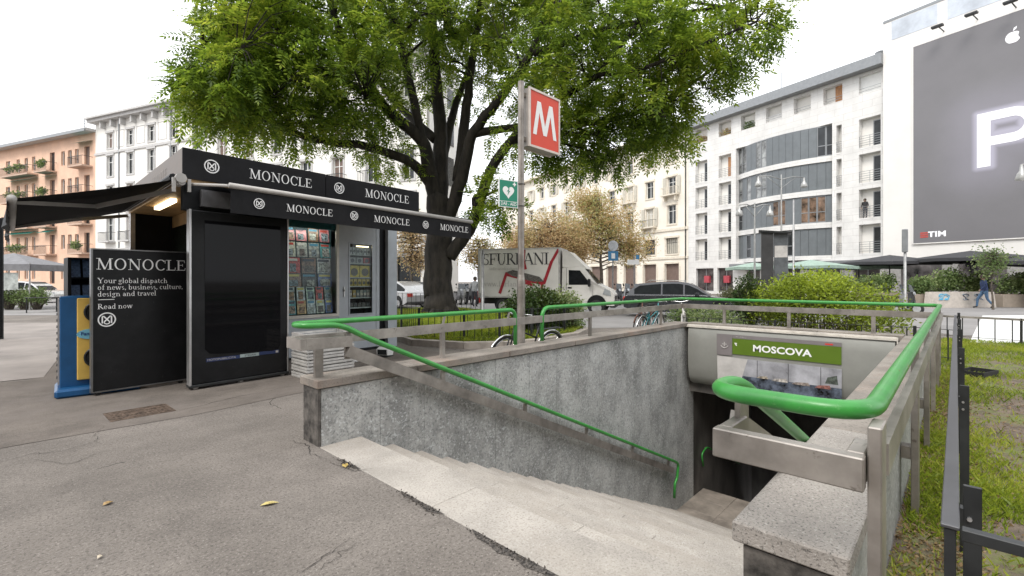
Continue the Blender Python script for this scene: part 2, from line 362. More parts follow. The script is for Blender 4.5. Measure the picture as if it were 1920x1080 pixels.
for i, (a, c) in enumerate(zip([1.905, 3.55, 5.0, 6.45, 7.9, 9.3], [3.55, 5.0, 6.45, 7.9, 9.3, 10.36])):
    MB().bbox(a + .005, .258, .545, c - .005, .632, .622 + random.uniform(-.002, .002), .006).build('coping_stone', m_cope2 if i == 0 else m_cope, wr)
# ---- lintel over the entrance with its sign
m_lint = mat('lintel_sheet', (.3, .3, .275), .45, .2, var=.06, scale=1.5)
wf = thing('entrance_lintel', 'grey curved sheet metal lintel over the station stairs', 'lintel')
prof = [(10.30, .54), (10.10, .54), (10.075, .48), (10.06, .3), (10.055, .0), (10.07, -.3), (10.11, -.5), (10.19, -.64), (10.33, -.7), (10.36, -.7), (10.36, .53)]
MB().prism(prof, .74, 4.235).build('curved_sheet', m_lint, wf)
sm(wf.children[0], 50)
MB().box(10.06, .72, .545, 10.16, 4.27, .563).box(10.09, .72, .567, 10.18, 4.27, .598).box(10.06, .70, .44, 10.10, .718, .60).build('edge_trim', mat('cream_trim', (.62, .58, .52), .5, var=.1, scale=5), wf)
MB().box(10.19, .64, -.6, 10.5, 4.31, .52).build('wall_core', m_dark, wf)
for i in range(3):
    MB().bbox(10.19, .64 + i*1.224, .535, 10.56, .64 + i*1.224 + 1.218, .628, .006).build('coping_stone', m_cope, wf)
# ---- text on planes: serif strokes (own alphabet) and the built-in sans
T_, t_ = .135, .05
def _st(w=.16): return w
GL = {
 'M': (1.22, [('l',.19,0,.21,1,.055),('l',.22,1,.62,.02,.135),('l',.62,.02,.97,1,.05),('l',1.0,0,.98,1,.145),('s',.19,0,.32),('s',1.0,0,.38),('s',.14,1,.24),('s',1.05,1,.26)]),
 'O': (1.02, [('a',.5,.5,.43,.52,0,360)]),
 'N': (1.05, [('l',.2,0,.2,1,.055),('l',.2,1,.86,.0,.14),('l',.86,0,.86,1,.055),('s',.2,0,.3),('s',.15,1,.26),('s',.86,1,.3)]),
 'C': (.92, [('a',.5,.5,.43,.52,42,318),('l',.84,.66,.84,.98,.045)]),
 'L': (.82, [('l',.22,0,.22,1,.14),('l',.2,.03,.74,.03,.06),('l',.73,.0,.77,.28,.045),('s',.22,1,.4),('s',.2,0,.34)]),
 'E': (.86, [('l',.22,0,.22,1,.14),('l',.2,.03,.76,.03,.06),('l',.75,.0,.79,.26,.045),('l',.2,.97,.72,.97,.06),('l',.71,1,.73,.76,.045),('l',.22,.52,.56,.52,.05),('l',.56,.4,.56,.64,.045),('s',.18,0,.26),('s',.18,1,.26)]),
 'F': (.78, [('l',.22,0,.22,1,.14),('l',.2,.97,.7,.97,.06),('l',.69,1,.71,.74,.045),('l',.22,.5,.54,.5,.05),('l',.54,.38,.54,.62,.045),('s',.22,0,.4),('s',.18,1,.26)]),
 'U': (1.0, [('l',.24,1,.24,.34,.14),('l',.8,1,.8,.34,.055),('A',.52,.34,.28,.36,180,360),('s',.24,1,.38),('s',.8,1,.3)]),
 'R': (.92, [('l',.22,0,.22,1,.14),('a',.4,.74,.26,.26,-90,90),('l',.2,.98,.42,.98,.05),('l',.2,.48,.42,.48,.05),('l',.45,.48,.84,.02,.14),('s',.22,0,.4),('s',.86,0,.2),('s',.18,1,.22)]),
 'A': (1.0, [('l',.14,0,.48,1,.055),('l',.5,1,.86,0,.145),('l',.27,.34,.72,.34,.05),('s',.14,0,.28),('s',.87,0,.36)]),
 'I': (.48, [('l',.24,0,.24,1,.145),('s',.24,0,.4),('s',.24,1,.4)]),
 'S': (.72, [('a',.36,.74,.24,.25,40,250),('a',.36,.26,.27,.27,-140,90),('l',.57,.7,.57,.96,.04),('l',.12,.04,.12,.3,.04)]),
 'Y': (.95, [('l',.12,1,.48,.46,.14),('l',.82,1,.5,.46,.055),('l',.48,0,.48,.5,.135),('s',.48,0,.4),('s',.14,1,.34),('s',.82,1,.28)]),
 'o': (.66, [('a',.32,.31,.25,.33,0,360)]), 'c': (.56, [('a',.32,.31,.25,.33,50,310)]),
 'e': (.6, [('a',.32,.31,.25,.33,0,318),('l',.1,.33,.56,.33,.05)]),
 'u': (.72, [('l',.16,.62,.16,.2,.11),('A',.33,.2,.17,.2,180,330),('l',.54,0,.54,.62,.11),('s',.1,.62,.16),('s',.48,.62,.16),('s',.6,0,.16)]),
 'n': (.74, [('l',.18,0,.18,.62,.11),('A',.37,.42,.19,.2,0,150),('l',.56,0,.56,.42,.11),('s',.18,0,.3),('s',.56,0,.3),('s',.12,.62,.16)]),
 'h': (.74, [('l',.18,0,.18,1.0,.11),('A',.37,.42,.19,.2,0,150),('l',.56,0,.56,.42,.11),('s',.18,0,.3),('s',.56,0,.3),('s',.12,1.0,.16)]),
 'r': (.52, [('l',.18,0,.18,.62,.11),('A',.36,.42,.18,.2,50,150),('d',.46,.55,.07),('s',.18,0,.32),('s',.12,.62,.16)]),
 'g': (.62, [('a',.3,.42,.2,.21,0,360),('a',.31,-.12,.25,.17,0,360),('l',.45,.56,.6,.6,.07)]),
 'l': (.36, [('l',.18,0,.18,1.0,.11),('s',.18,0,.3),('s',.12,1.0,.16)]),
 'b': (.68, [('l',.16,.02,.16,1.0,.11),('a',.36,.31,.24,.32,-150,150),('s',.1,1.0,.16)]),
 'd': (.7, [('l',.5,0,.5,1.0,.11),('a',.3,.31,.23,.32,30,330),('s',.44,1.0,.16),('s',.56,0,.16)]),
 'p': (.7, [('l',.18,-.3,.18,.62,.11),('a',.38,.31,.23,.32,-150,150),('s',.18,-.3,.3),('s',.12,.62,.16)]),
 'a': (.62, [('A',.28,.42,.19,.2,0,150),('l',.47,.06,.47,.44,.11),('a',.28,.18,.19,.18,20,340),('s',.53,.02,.14)]),
 'i': (.36, [('l',.18,0,.18,.62,.11),('d',.17,.84,.075),('s',.18,0,.3),('s',.12,.62,.16)]),
 's': (.5, [('a',.25,.46,.16,.16,40,250),('a',.25,.16,.18,.17,-140,90)]),
 't': (.46, [('l',.2,.12,.2,.82,.11),('A',.33,.14,.13,.14,180,320),('l',.06,.61,.42,.61,.05)]),
 'f': (.44, [('l',.2,0,.2,.82,.11),('A',.34,.82,.14,.19,60,180),('l',.06,.61,.42,.61,.05),('s',.2,0,.32)]),
 'w': (.92, [('l',.08,.62,.28,0,.11),('l',.28,0,.46,.6,.05),('l',.46,.6,.64,0,.11),('l',.64,0,.82,.62,.05),('s',.1,.62,.22),('s',.46,.62,.22),('s',.82,.62,.2)]),
 'v': (.66, [('l',.1,.62,.33,0,.11),('l',.33,0,.56,.62,.05),('s',.12,.62,.24),('s',.56,.62,.2)]),
 ',': (.3, [('d',.14,.05,.075),('l',.17,.03,.08,-.16,.05)]), '.': (.3, [('d',.14,.05,.075)]), ' ': (.3, []),
}
def _stroke(b, P, w, fr):
    o, r, u = fr
    for i in range(len(P) - 1):
        (x0, y0), (x1, y1) = P[i], P[i+1]; w0, w1 = w[i], w[i+1]
        dx, dy = x1-x0, y1-y0; L = math.hypot(dx, dy) or 1; nx, ny = -dy/L, dx/L
        q = [(x0+nx*w0/2, y0+ny*w0/2), (x0-nx*w0/2, y0-ny*w0/2), (x1-nx*w1/2, y1-ny*w1/2), (x1+nx*w1/2, y1+ny*w1/2)]
        b.add([o + r*a + u*c for a, c in q], [(0, 1, 2, 3)])
def serif(b, text, o, r, u, h, track=0.0):
    """lay text from point o along r; capitals h tall; returns the width used"""
    o = Vector(o); r = Vector(r).normalized()*h; u = Vector(u).normalized()*h; x = 0; nrm = r.cross(u).normalized()
    k = 0
    for ch in text:
        adv, pr = GL[ch]
        for p in pr:
            k += 1; fr = (o + r*x + nrm*(.00004*(k % 9)), r, u)
            if p[0] == 'l': _stroke(b, [(p[1], p[2]), (p[3], p[4])], [p[5]]*2, fr)
            elif p[0] == 's': _stroke(b, [(p[1]-p[3]/2, p[2] + (.02 if p[2] < .3 else -.02)), (p[1]+p[3]/2, p[2] + (.02 if p[2] < .3 else -.02))], [.045]*2, fr)
            elif p[0] == 'd': _stroke(b, [(p[1]-p[3], p[2]), (p[1]+p[3], p[2])], [p[3]*2]*2, fr)
            else:
                big = .13 if p[3] > .24 and p[0] == 'a' and p[4] > .24 and p[4] > .4 else .1
                n = 22; P = []; w = []
                for i in range(n + 1):
                    a = R(p[5] + (p[6]-p[5])*i/n); P.append((p[1] + (p[3]-big/2)*math.cos(a), p[2] + (p[4]-.025)*math.sin(a)))
                    w.append(.05 + (big-.05)*abs(math.cos(a)))
                _stroke(b, P, w, fr)
        x += adv + track
    return x * h
def twidth(text, h, track=0.0): return sum(GL[c][0] + track for c in text) * h
def sans(text, o, r, u, h, m, parent, name='lettering', bold=0.0, center=False, wscale=1.0):
    cu = bpy.data.curves.new(name, 'FONT'); cu.body = text; cu.size = 1; cu.offset = bold; cu.resolution_u = 3
    to = bpy.data.objects.new(name, cu); COL.objects.link(to)
    bpy.context.view_layer.update(); dg = bpy.context.evaluated_depsgraph_get()
    me = bpy.data.meshes.new_from_object(to.evaluated_get(dg)); COL.objects.unlink(to); bpy.data.objects.remove(to)
    n = len(me.vertices); co = np.zeros(n*3); me.vertices.foreach_get('co', co); co = co.reshape(-1, 3)
    mn = co.min(0); mx_ = co.max(0); s = h / .7
    co = (co - [mn[0] if not center else (mn[0]+mx_[0])/2, 0, 0]) * s; co[:, 0] *= wscale
    o = np.array(o); r = np.array(Vector(r).normalized()); u = np.array(Vector(u).normalized())
    w = o + co[:, :1]*r + co[:, 1:2]*u
    me.vertices.foreach_set('co', w.astype(np.float32).ravel()); me.materials.clear(); me.materials.append(m); me.update()
    return put(name, me, parent)
# sign panels on the lintel; they face down the stairs (-X), so the text runs towards -Y
def ypanel(name, x, y0, y1, z0, z1, m, parent, t=.012): return MB().box(x - t, y0, z0, x, y1, z1).build(name, m, parent)
m_gsign = mat('station_green', (.1, .17, .012), .4, var=.03, scale=3)
m_gband = mat('sign_grey_band', (.2, .18, .18), .45, var=.05, scale=3)
sg = thing('station_sign', 'green station name board reading MOSCOVA on the curved lintel', 'sign')
ypanel('name_board', 10.05, 1.475, 3.31, .06, .375, m_gsign, sg)
ypanel('top_band', 10.05, 1.475, 3.31, .378, .45, m_gband, sg)
ypanel('emblem_panel', 10.05, 3.315, 3.62, .02, .45, m_gband, sg)
sans('MOSCOVA', (10.034, 2.42, .155), (0, -1, 0), (0, 0, 1), .125, m_letter, sg, bold=.028, center=True, wscale=1.15)
b = MB(); b.tube(arc((10.034, 3.465, .245), .075, 200, 520 - 180 + 0, 20, 'yz'), .010, 5); b.box(10.032, 3.455, .20, 10.036, 3.475, .29); b.box(10.0325, 3.42, .237, 10.0365, 3.51, .255); b.build('emblem', m_letdim, sg)
b = MB()
for k in range(5): b.box(10.034, 3.24 - .012 - abs(k-2)*.004, .28 - k*.012, 10.037, 3.24 + .03 - k*.007, .29 - k*.012)
b.build('arrow_mark', m_letter, sg)
sans('M2 LINEA 2', (10.034, 3.24, .40), (0, -1, 0), (0, 0, 1), .028, m_letdim, sg)
ypanel('red_mark', 10.0375, 1.60, 1.72, .395, .42, m_red, sg, .003)
pb = thing('advert_board', 'landscape advertisement panel under the green station name', 'advert')
m_adsky = mat('advert_sky', (.4, .4, .43), .3, var=.25, scale=1.6); m_adlow = mat('advert_low', (.1, .12, .16), .3, var=.5, scale=6)
ypanel('picture', 10.05, 1.47, 3.30, -.36, -.02, m_adsky, pb); ypanel('picture_foot', 10.05, 1.47, 3.30, -.60, -.362, m_adlow, pb)
MB().add([(10.035, 3.61, -.0), (10.035, 3.02, -.02), (10.035, 3.16, -.52), (10.035, 3.60, -.52)], [(0, 1, 2, 3)]).build('paper_corner', mat('advert_paper', (.5, .48, .46), .6, var=.08), pb)
for yy in (2.84, 2.3, 1.78): MB().box(10.034, yy, -.36, 10.037, yy + .008, -.02).build('fold_line', m_dkprint, pb)
for k, (yy, zz, w, h, c) in enumerate([(2.75, -.36, .2, .05, (.42, .36, .28)), (2.45, -.38, .28, .07, (.5, .46, .42)), (2.1, -.39, .3, .06, (.3, .25, .22)), (1.75, -.4, .25, .07, (.28, .12, .1)), (1.62, -.3, .2, .16, (.1, .12, .1))]):
    b = MB(); b.slab([(0, 0)] * 0 or [(0, 0), (1, 0), (1, 1), (0, 1)], 0, 0.001) if False else None
    MB().add([(10.034, yy + w/2, zz), (10.034, yy - w/2, zz), (10.034, yy - w*.4, zz + h), (10.034, yy + w*.3, zz + h*.7)], [(0, 1, 2, 3)]).build('picture_shape', mat('advert_c%d' % k, c, .5, var=.35, scale=20), pb)
b = MB()
for i, (n, zz) in enumerate(((5, -.07), (4, -.13), (7, -.22), (8, -.27), (5, -.36), (4, -.44))):
    h = .03 if i in (2, 3) else .014; b.box(10.034, 3.53 - n*.045, zz, 10.036, 3.53, zz + h) if False else None
    for q in range(n): b.box(10.036, 3.53 - q*.05 - .034*random.uniform(.6, 1), zz, 10.039, 3.53 - q*.05, zz + h)
b.build('printed_words', m_letdim, pb)
# ================================================================== railings
RZ = 1.147; RR = .03
def posts(t, pts, m=m_steel):
    for (x, y, z0, z1, wx, wy) in pts:
        MB().bbox(x - wx/2, y - wy/2, z0, x + wx/2, y + wy/2, z1, .004).build('post', m, t)
ra = thing('handrail', 'green tube handrail with flat steel bar, beside the kiosk and down the stair wall', 'railing')
# green tube: top run, hairpin at the near end, run down the wall, curl at the bottom
slope = -.454; hx = lambda x: 1.072 + (x - 2.205)*slope
path = [(4.80, 4.46, .66), (4.80, 4.46, RZ), (1.76, 4.46, RZ), (1.76, 4.20, RZ), (2.12, 4.20, RZ - .01), (2.35, 4.20, hx(2.35)), (9.35, 4.20, hx(9.35)), (9.50, 4.20, hx(9.5) - .02), (9.42, 4.20, -2.55), (9.33, 4.20, -2.6), (9.30, 4.20, -2.9)]
MB().tube(fillet(path, .13, 7), RR*.9, 14).build('green_tube', m_green, ra, smooth=True)
def bar(t, pts, w=.05, h=.10, name='flat_bar'):
    for p, q in zip(pts[:-1], pts[1:]): MB().beam(p, q, w, h).build(name, m_steel, t)
bz = .983
bar(ra, [(10.28, 4.46, bz), (1.735, 4.46, bz)]); bar(ra, [(1.76, 4.434, bz), (1.76, 4.175, bz)], .05, .1); bar(ra, [(1.786, 4.20, bz), (2.22, 4.20, bz - .01)])
off = 1.072 - .125
bar(ra, [(2.18, 4.20, off - .06), (9.25, 4.20, off - .06 + (9.25 - 2.18)*slope)], .035, .11)
posts(ra, [(1.80, 4.40, .62, RZ - .02, .05, .04)] if False else [(2.20, 4.235, .80, 1.06, .055, .03), (3.53, 4.47, .62, .935, .06, .04), (6.65, 4.47, .62, .935, .06, .04), (9.26, 4.47, .62, .935, .06, .04), (2.02, 4.46, .62, .93, .08, .05)])
for x in (3.35, 4.75, 6.2, 7.65, 9.1):
    z = hx(x); MB().beam((x, 4.235, z - .02), (x, 4.235, z - .2), .05, .03, (0, 1, 0)).beam((x, 4.22, z - .14), (x, 4.32, z - .14), .04, .04).build('wall_bracket', m_steel, ra)
for x in (3.53, 4.65): MB().beam((x, 4.46, 1.03), (x + .03, 4.46, RZ - .02), .03, .012, (0, 1, 0)).build('rail_bracket', m_steel, ra)
rb = thing('handrail', 'green tube handrail with flat steel bar, round the entrance and beside the grass', 'railing')
YRR = .19
path = [(5.38, 4.46, .66), (5.38, 4.46, RZ), (10.28, 4.46, RZ), (10.28, YRR, RZ), (1.76, YRR, RZ), (1.76, .66, RZ), (2.06, .66, RZ - .01), (2.35, .66, hx(2.35)), (9.35, .66, hx(9.35)), (9.4, .66, -2.9)]
P_ = fillet(path, .17, 8); MB().tube(P_, RR, 14).build('green_tube', m_green, rb, smooth=True)
bar(rb, [(10.28, 4.434, bz), (10.28, YRR, bz)]); bar(rb, [(10.25, YRR - .02, bz), (1.90, YRR - .02, bz)], .03)
b = MB(); b.bbox(1.69, .195, .933, 1.742, .625, 1.033, .004); b.build('flat_bar', m_steel, rb)
MB().bbox(1.743, .198, .934, 1.90, .245, 1.034, .004).build('flat_bar', m_steel, rb); MB().bbox(1.743, .58, .932, 1.93, .622, 1.032, .004).build('flat_bar', m_steel, rb)
bar(rb, [(1.90, .622, off + .05), (9.25, .622, off + .05 + (9.25 - 1.9)*slope)], .035, .11)
MB().beam((1.925, .60, 1.13), (1.925, .60, .93), .10, .02, (0, 1, 0)).build('rail_bracket', m_steel, rb)
posts(rb, [(1.80, .175, -.02, RZ - .03, .12, .035)] + [(x, .2, -.02, RZ - .03, .12, .04) for x in (4.15, 5.85, 7.5, 9.2, 10.2)] + [(10.28, y, .62, .935, .04, .06) for y in (3.55, 2.35, 1.05)])
for x in (4.15, 5.85, 7.5): MB().box(x - .05, .221, .36, x + .05, .272, .44).build('wall_tie', m_steel, rb)
# handrail of the lower flight, glimpsed in the dark
hl = thing('handrail', 'short green handrail in the dark at the foot of the stairs', 'railing')
MB().tube(fillet([(11.0, 4.27, -2.75), (10.9, 4.27, -2.45), (11.2, 4.27, -2.36), (13.5, 4.27, -3.4)], .12), .022, 8).build('green_tube', m_green, hl, smooth=True)
MB().beam((11.2, 4.32, -2.4), (11.2, 4.26, -2.4), .03, .03).beam((13.2, 4.34, -3.3), (13.2, 4.26, -3.3), .03, .03).build('wall_bracket', m_steel, hl)
# ================================================================== metro pole and signs
PX_, PY_ = 5.36, 4.86
mp = thing('metro_sign', 'red square metro sign with white M on a tall steel pole', 'sign', (PX_, PY_, 0))
b = MB(); b.cyl(0, 0, 0, 1.55, .062, n=18); b.cyl(0, 0, 1.55, 1.64, .062, .05, 18); b.cyl(0, 0, 1.64, 4.60, .05, .048, 18); b.cyl(0, 0, 4.60, 4.615, .03, .01, 18); b.build('pole', m_steel, mp, smooth=False); sm(mp.children[0])
x0, x1, z0, z1 = .085, .83, 3.625, 4.515
MB().box(x0, -.085, z0, x1, .085, z1).build('sign_box', mat('sign_casing', (.45, .42, .39), .45, .3, var=.08), mp)
for s in (-1, 1):
    b = MB(); y = s*.095
    b.box(x0 - .012, y - .012, z0 - .012, x1 + .012, y + .012, z0 + .022).box(x0 - .012, y - .012, z1 - .022, x1 + .012, y + .012, z1 + .012)
    b.box(x0 - .011, y - .0115, z0 + .022, x0 + .022, y + .0115, z1 - .022).box(x1 - .022, y - .0115, z0 + .022, x1 + .011, y + .0115, z1 - .022)
    b.build('sign_frame', mat('sign_frame', (.62, .55, .49), .4, .2, var=.06), mp)
    MB().box(x0 + .022, y - .008*s, z0 + .022, x1 - .022, y + .002*s, z1 - .022).build('red_face', mat('sign_red', (.7, .075, .04), .35, var=.03, scale=2, spec=.25), mp)
    b = MB(); yy = y + .0045*s; cx = (x0 + x1)/2; w = .085
    pts = [(cx - .25, z0 + .2), (cx - .145, z0 + .73), (cx, z0 + .22), (cx + .145, z0 + .73), (cx + .25, z0 + .2)]
    def leg(p, q, k):
        a = w/2; b.add([(p[0]-a, yy + k*.0006*s, p[1]), (p[0]+a, yy + k*.0006*s, p[1]), (q[0]+a, yy + k*.0006*s, q[1]), (q[0]-a, yy + k*.0006*s, q[1])], [(0, 1, 2, 3)])
    for k in range(4): leg(pts[k], pts[k+1], k)
    b.build('letter', m_letter, mp)
MB().box(.03, -.03, 3.7, .088, .03, 3.76).box(.03, -.03, 4.38, .088, .03, 4.44).build('bracket', m_steel, mp)
ae = thing('defibrillator_sign', 'small green and white heart sign strapped to the metro pole', 'sign', (PX_, PY_, 0), R(-12))
d0 = 7.2; za, zb = Z(391, d0), Z(340, d0)
MB().box(-.415, -.012, za, -.065, .0, zb).build('plate', m_letter, ae)
MB().box(-.40, -.0145, za + .095, -.08, -.0122, zb - .015).build('green_field', mat('aed_green', (.0, .22, .13), .4, var=0), ae)
MB().box(-.40, -.0145, za + .012, -.08, -.0122, za + .086).build('green_field', mat('aed_green', (.0, .22, .13), .4, var=0), ae)
b = MB(); cx, cz, r = -.245, za + .235, .062
hp = [(cx + .0065*16*math.sin(t)**3, cz + .0065*(13*math.cos(t) - 5*math.cos(2*t) - 2*math.cos(3*t) - math.cos(4*t))) for t in [2*math.pi*i/28 for i in range(28)]]
b.add([(x, -.0165, z) for x, z in hp], [tuple(range(27, -1, -1))]); b.box(-.145, -.018, zb - .09, -.125, -.0155, zb - .03); b.box(-.165, -.0175, zb - .07, -.105, -.0158, zb - .05); b.build('heart', m_letter, ae)
MB().add([(cx + .02, -.019, cz + .06), (cx - .03, -.019, cz + .0), (cx - .0, -.019, cz + .005), (cx - .02, -.019, cz - .06), (cx + .03, -.019, cz + .015), (cx + .003, -.019, cz + .012)], [(0, 1, 2, 3, 4, 5)]).build('flash', mat('aed_green', (0, .2, .1)), ae)
sans('DAE - AED', (-.24, -.017, za + .03), (1, 0, 0), (0, 0, 1), .05, m_letter, ae, bold=.01, center=True, wscale=.85)
MB().box(-.07, -.01, za + .03, -.03, .0, za + .05).box(-.07, -.01, zb - .05, -.03, .0, zb - .03).tube(arc((0, 0, za + .04), .056, 0, 360, 14), .006, 5).tube(arc((0, 0, zb - .04), .056, 0, 360, 14), .006, 5).build('strap', m_iron, ae)
# ================================================================== the newspaper kiosk
KO = (1.65, 7.93); KC, KS = math.cos(R(5)), math.sin(R(5))
def kmap(b, dx=0.0, dy=0.0):          # (along the front, into the kiosk, up) -> plan; the plan of the kiosk is slightly skewed
    b.v = [(x*KC - dx, y + x*KS - dy, z) for x, y, z in b.v]; return b
def kpt(s, t, z): return Vector((s*KC, t + s*KS, z))
E1 = Vector((KC, KS, 0)); UP = Vector((0, 0, 1))
m_fas = mat('black_fabric', (.014, .014, .0155), .6, var=.15, scale=3, spec=.15)
m_fas_sheen = mat('black_side_sheen', (.16, .13, .11), .5, var=.1, scale=2)  # brown tone paints the sheen of grazing light on the black band
m_kgrey = mat('kiosk_blue_grey', (.47, .51, .55), .4, var=.06, scale=2)
m_kdark = mat('kiosk_dark', (.014, .015, .017), .5, var=.15, scale=3, spec=.2)
m_wood = mat('soffit_wood', (.42, .27, .12), .5, var=.15, scale=3)
m_cream = mat('tarpaulin_roll', (.4, .385, .365), .5, var=.06, scale=5)
kio = thing('newspaper_kiosk', 'black newspaper kiosk with two lettered bands under its flat roof', 'kiosk', (KO[0], KO[1], 0))
def kp(b, name, m, parent=None, smooth=False): return kmap(b).build(name, m, parent or kio, smooth)
FZ0, FZ1, FL, FD = 3.0, 3.43, 4.30, 4.7
kp(MB().box(.03, .03, 3.02, FL - .03, FD, 3.40), 'roof', m_kdark)
kp(MB().box(0, 0, FZ0, FL*.503, .025, FZ1), 'front_band', m_fas); kp(MB().box(FL*.506, 0, FZ0, FL, .025, FZ1 - .004), 'front_band', m_fas)
kp(MB().box(0, .028, FZ0, .025, FD, FZ1 - .002), 'side_band', m_fas_sheen); kp(MB().box(FL - .025, .028, FZ0, FL, FD, FZ1), 'side_band', m_fas)
kp(MB().box(.03, .03, 2.95, FL - .03, 1.28, 3.012), 'soffit', m_wood); kp(MB().box(.03, 1.283, 2.951, .82, 4.69, 3.011), 'soffit', m_wood)
def monogram(b, c, r, u, h):
    """ring with a looped M inside"""
    o = Vector(c); r = Vector(r).normalized()*h; u = Vector(u).normalized()*h
    def S_(P, w, k): nrm = r.cross(u).normalized()*.0003*k; _stroke(b, P, [w]*len(P), (o + nrm, r, u))
    S_([(.5*math.cos(2*math.pi*i/32), .5*math.sin(2*math.pi*i/32)) for i in range(33)], .085, 0)
    S_([(-.27, -.27), (-.27, .24), (-.2, .27), (.12, -.12)], .085, 1); S_([(.27, -.27), (.27, .24), (.2, .27), (-.12, -.12)], .085, 2)
    S_([(.16*math.cos(R(a)), -.2 + .13*math.sin(R(a))) for a in range(-220, 50, 15)], .075, 3)
def kword(s0, s1, t, z, parent, m=m_letter, txt='MONOCLE'):
    b = MB(); h = (s1 - s0) / twidth(txt, 1); serif(b, txt, kpt(s0, t, z), E1, UP, h); b.build('lettering', m, parent)
def klogo(s, t, z, h, parent):
    b = MB(); monogram(b, kpt(s, t, z), E1, UP, h); b.build('monogram', m_letter, parent)
for s0, s1 in ((.886, 1.914), (2.968, 4.032)): kword(s0, s1, -.006, 3.145, kio)
for s in (.367, 2.431): klogo(s, -.006, 3.225, .185, kio)
b = MB(); serif(b, 'MONOCLE', (-.008, 2.1, 3.14), (0, -1, 0), (0, 0, 1), .16); b.build('lettering', mat('dim_print', (.27, .23, .2), .5, var=.1), kio)  # print dimmed to match the sheen painted on the side band
# body
T0, T1 = 1.3, 4.65
kp(MB().box(.12, T1 - .06, .05, 4.5, T1, 3.0), 'back_wall', m_kgrey)
kp(MB().box(4.30, T0 + .12, .05, 4.36, T1 - .06, 3.0), 'end_wall', m_kgrey)
kp(MB().box(4.30, T0 - .10, .02, 4.55, T0 + .1, 2.98), 'corner_post', m_kgrey)
kp(MB().box(4.12, T0 + .02, .05, 4.29, T0 + .08, 2.98), 'dark_panel', m_kdark)
kp(MB().box(.1, T0 - .03, 0, 4.3, T1, .05), 'floor_plate', m_kdark)
kp(MB().box(.76, T0, .05, 3.1, T0 + .05, .80), 'front_wall', m_kgrey); kp(MB().box(.83, T0, 2.76, 4.12, T0 + .05, 2.949), 'front_wall', m_kgrey)
kp(MB().box(.83, T0, .80, 1.98, T0 + .05, 2.76), 'front_wall', m_kdark)
wn = kp(MB().box(1.985, T0 - .03, .80, 3.10, T0 + .03, .86).box(1.985, T0 - .025, .86, 2.03, T0 + .03, 2.76).box(3.045, T0 - .028, .86, 3.10, T0 + .031, 2.76), 'window_frame', mat('beige_frame', (.66, .63, .57), .4, .1, var=.08))
kp(MB().box(2.03, T0 - .004, .86, 3.045, T0 + .002, 2.76), 'window_glass', m_glass)
kp(MB().box(2.03, T0 + .02, 2.60, 3.045, T0 + .03, 2.76), 'teal_band', mat('teal_band', (.01, .09, .1), .5)); kp(MB().box(2.03, T0 + .30, .80, 3.08, T0 + .33, 2.76), 'display_back', mat('display_back', (.03, .07, .08), .6))
kp(MB().box(2.1, T0 + .05, 2.63, 2.98, T0 + .08, 2.65), 'display_fill', mat('display_fill', (1, .93, .82), .5, var=0, emit=14.0))  # added glowing strip hidden behind the teal band, brightens the magazines
# door with a glazed cabinet in it
kp(MB().box(3.105, T0 - .01, .06, 3.33, T0 + .05, 2.76).box(3.33, T0 - .009, .06, 4.12, T0 + .05, .80).box(3.95, T0 - .011, .8, 4.12, T0 + .05, 2.76).box(3.33, T0 - .008, 2.38, 3.95, T0 + .05, 2.76), 'door', m_kgrey)
kp(MB().box(3.33, T0 - .02, .80, 3.95, T0 - .0095, .83).box(3.33, T0 - .02, 2.35, 3.95, T0 - .0095, 2.38).box(3.33, T0 - .021, .83, 3.36, T0 - .0095, 2.35).box(3.92, T0 - .021, .83, 3.95, T0 - .0095, 2.35).box(4.03, T0 - .02, .06, 4.036, T0 - .0095, 2.76), 'door_trim', mat('grey_trim', (.42, .46, .5), .35, .1))
kp(MB().cyl(3.22, T0 - .04, 1.32, 1.36, .02, n=8).box(3.21, T0 - .03, 1.2, 3.23, T0 - .012, 1.42), 'door_handle', m_alu)
kp(MB().box(3.36, T0 - .003, .83, 3.92, T0 + .002, 2.35), 'cabinet_glass', m_glass)
kp(MB().box(3.33, T0 + .36, .80, 3.95, T0 + .38, 2.38), 'cabinet_back', m_kdark)
shz = [.96, 1.18, 1.43, 1.62, 1.93, 2.12]
for z in shz: kp(MB().box(3.36, T0 + .03, z - .02, 3.93, T0 + .35, z), 'shelf', mat('shelf_white', (.6, .6, .58), .4))
# left glazed end
for s, t in ((.78, 1.34), (.78, 2.9), (.78, 4.56), (.08, 4.58)): kp(MB().box(s - .04, t - .04, .05, s + .04, t + .04, 3.0), 'end_post', m_alu if s < .2 else m_kdark)
kp(MB().box(.76, 1.38, .05, .80, 4.52, 1.0), 'end_wall', m_kdark); kp(MB().box(.12, 4.56, .05, .74, 4.585, 2.98), 'dark_screen', m_kdark)
m_kglass = mat('kiosk_dark_glass', (.012, .016, .012), .15, var=.3, scale=1, spec=.25)
for a, c in ((1.38, 2.86), (2.94, 4.52)): kp(MB().box(.775, a, 1.0, .785, c, 2.7), 'end_pane', m_kglass); kp(MB().box(.77, a, 2.7, .79, c, 2.94), 'end_fascia', m_wood)
kp(MB().box(.02, .04, 2.56, 1.5, .2, 2.945), 'shutter_box', m_kdark); kp(MB().box(.22, -.06, 2.62, .62, .035, 2.86), 'motor_box', mat('motor_grey', (.12, .12, .125), .4))
lt_m = mat('lamp_glow', (1, .8, .5), .5, var=0, emit=2.6)
kp(MB().box(-.18, .55, 2.90, -.08, 1.9, 2.945) if False else MB().box(.2, 1.75, 2.89, .29, 3.1, 2.945), 'strip_lamp', lt_m)
for (x0, y0, z0, x1, y1, z1) in ((3.6, T0 + .1, 2.30, 3.9, T0 + .14, 2.32),): kp(MB().box(x0, y0, z0, x1, y1, z1), 'cabinet_lamp', lt_m)
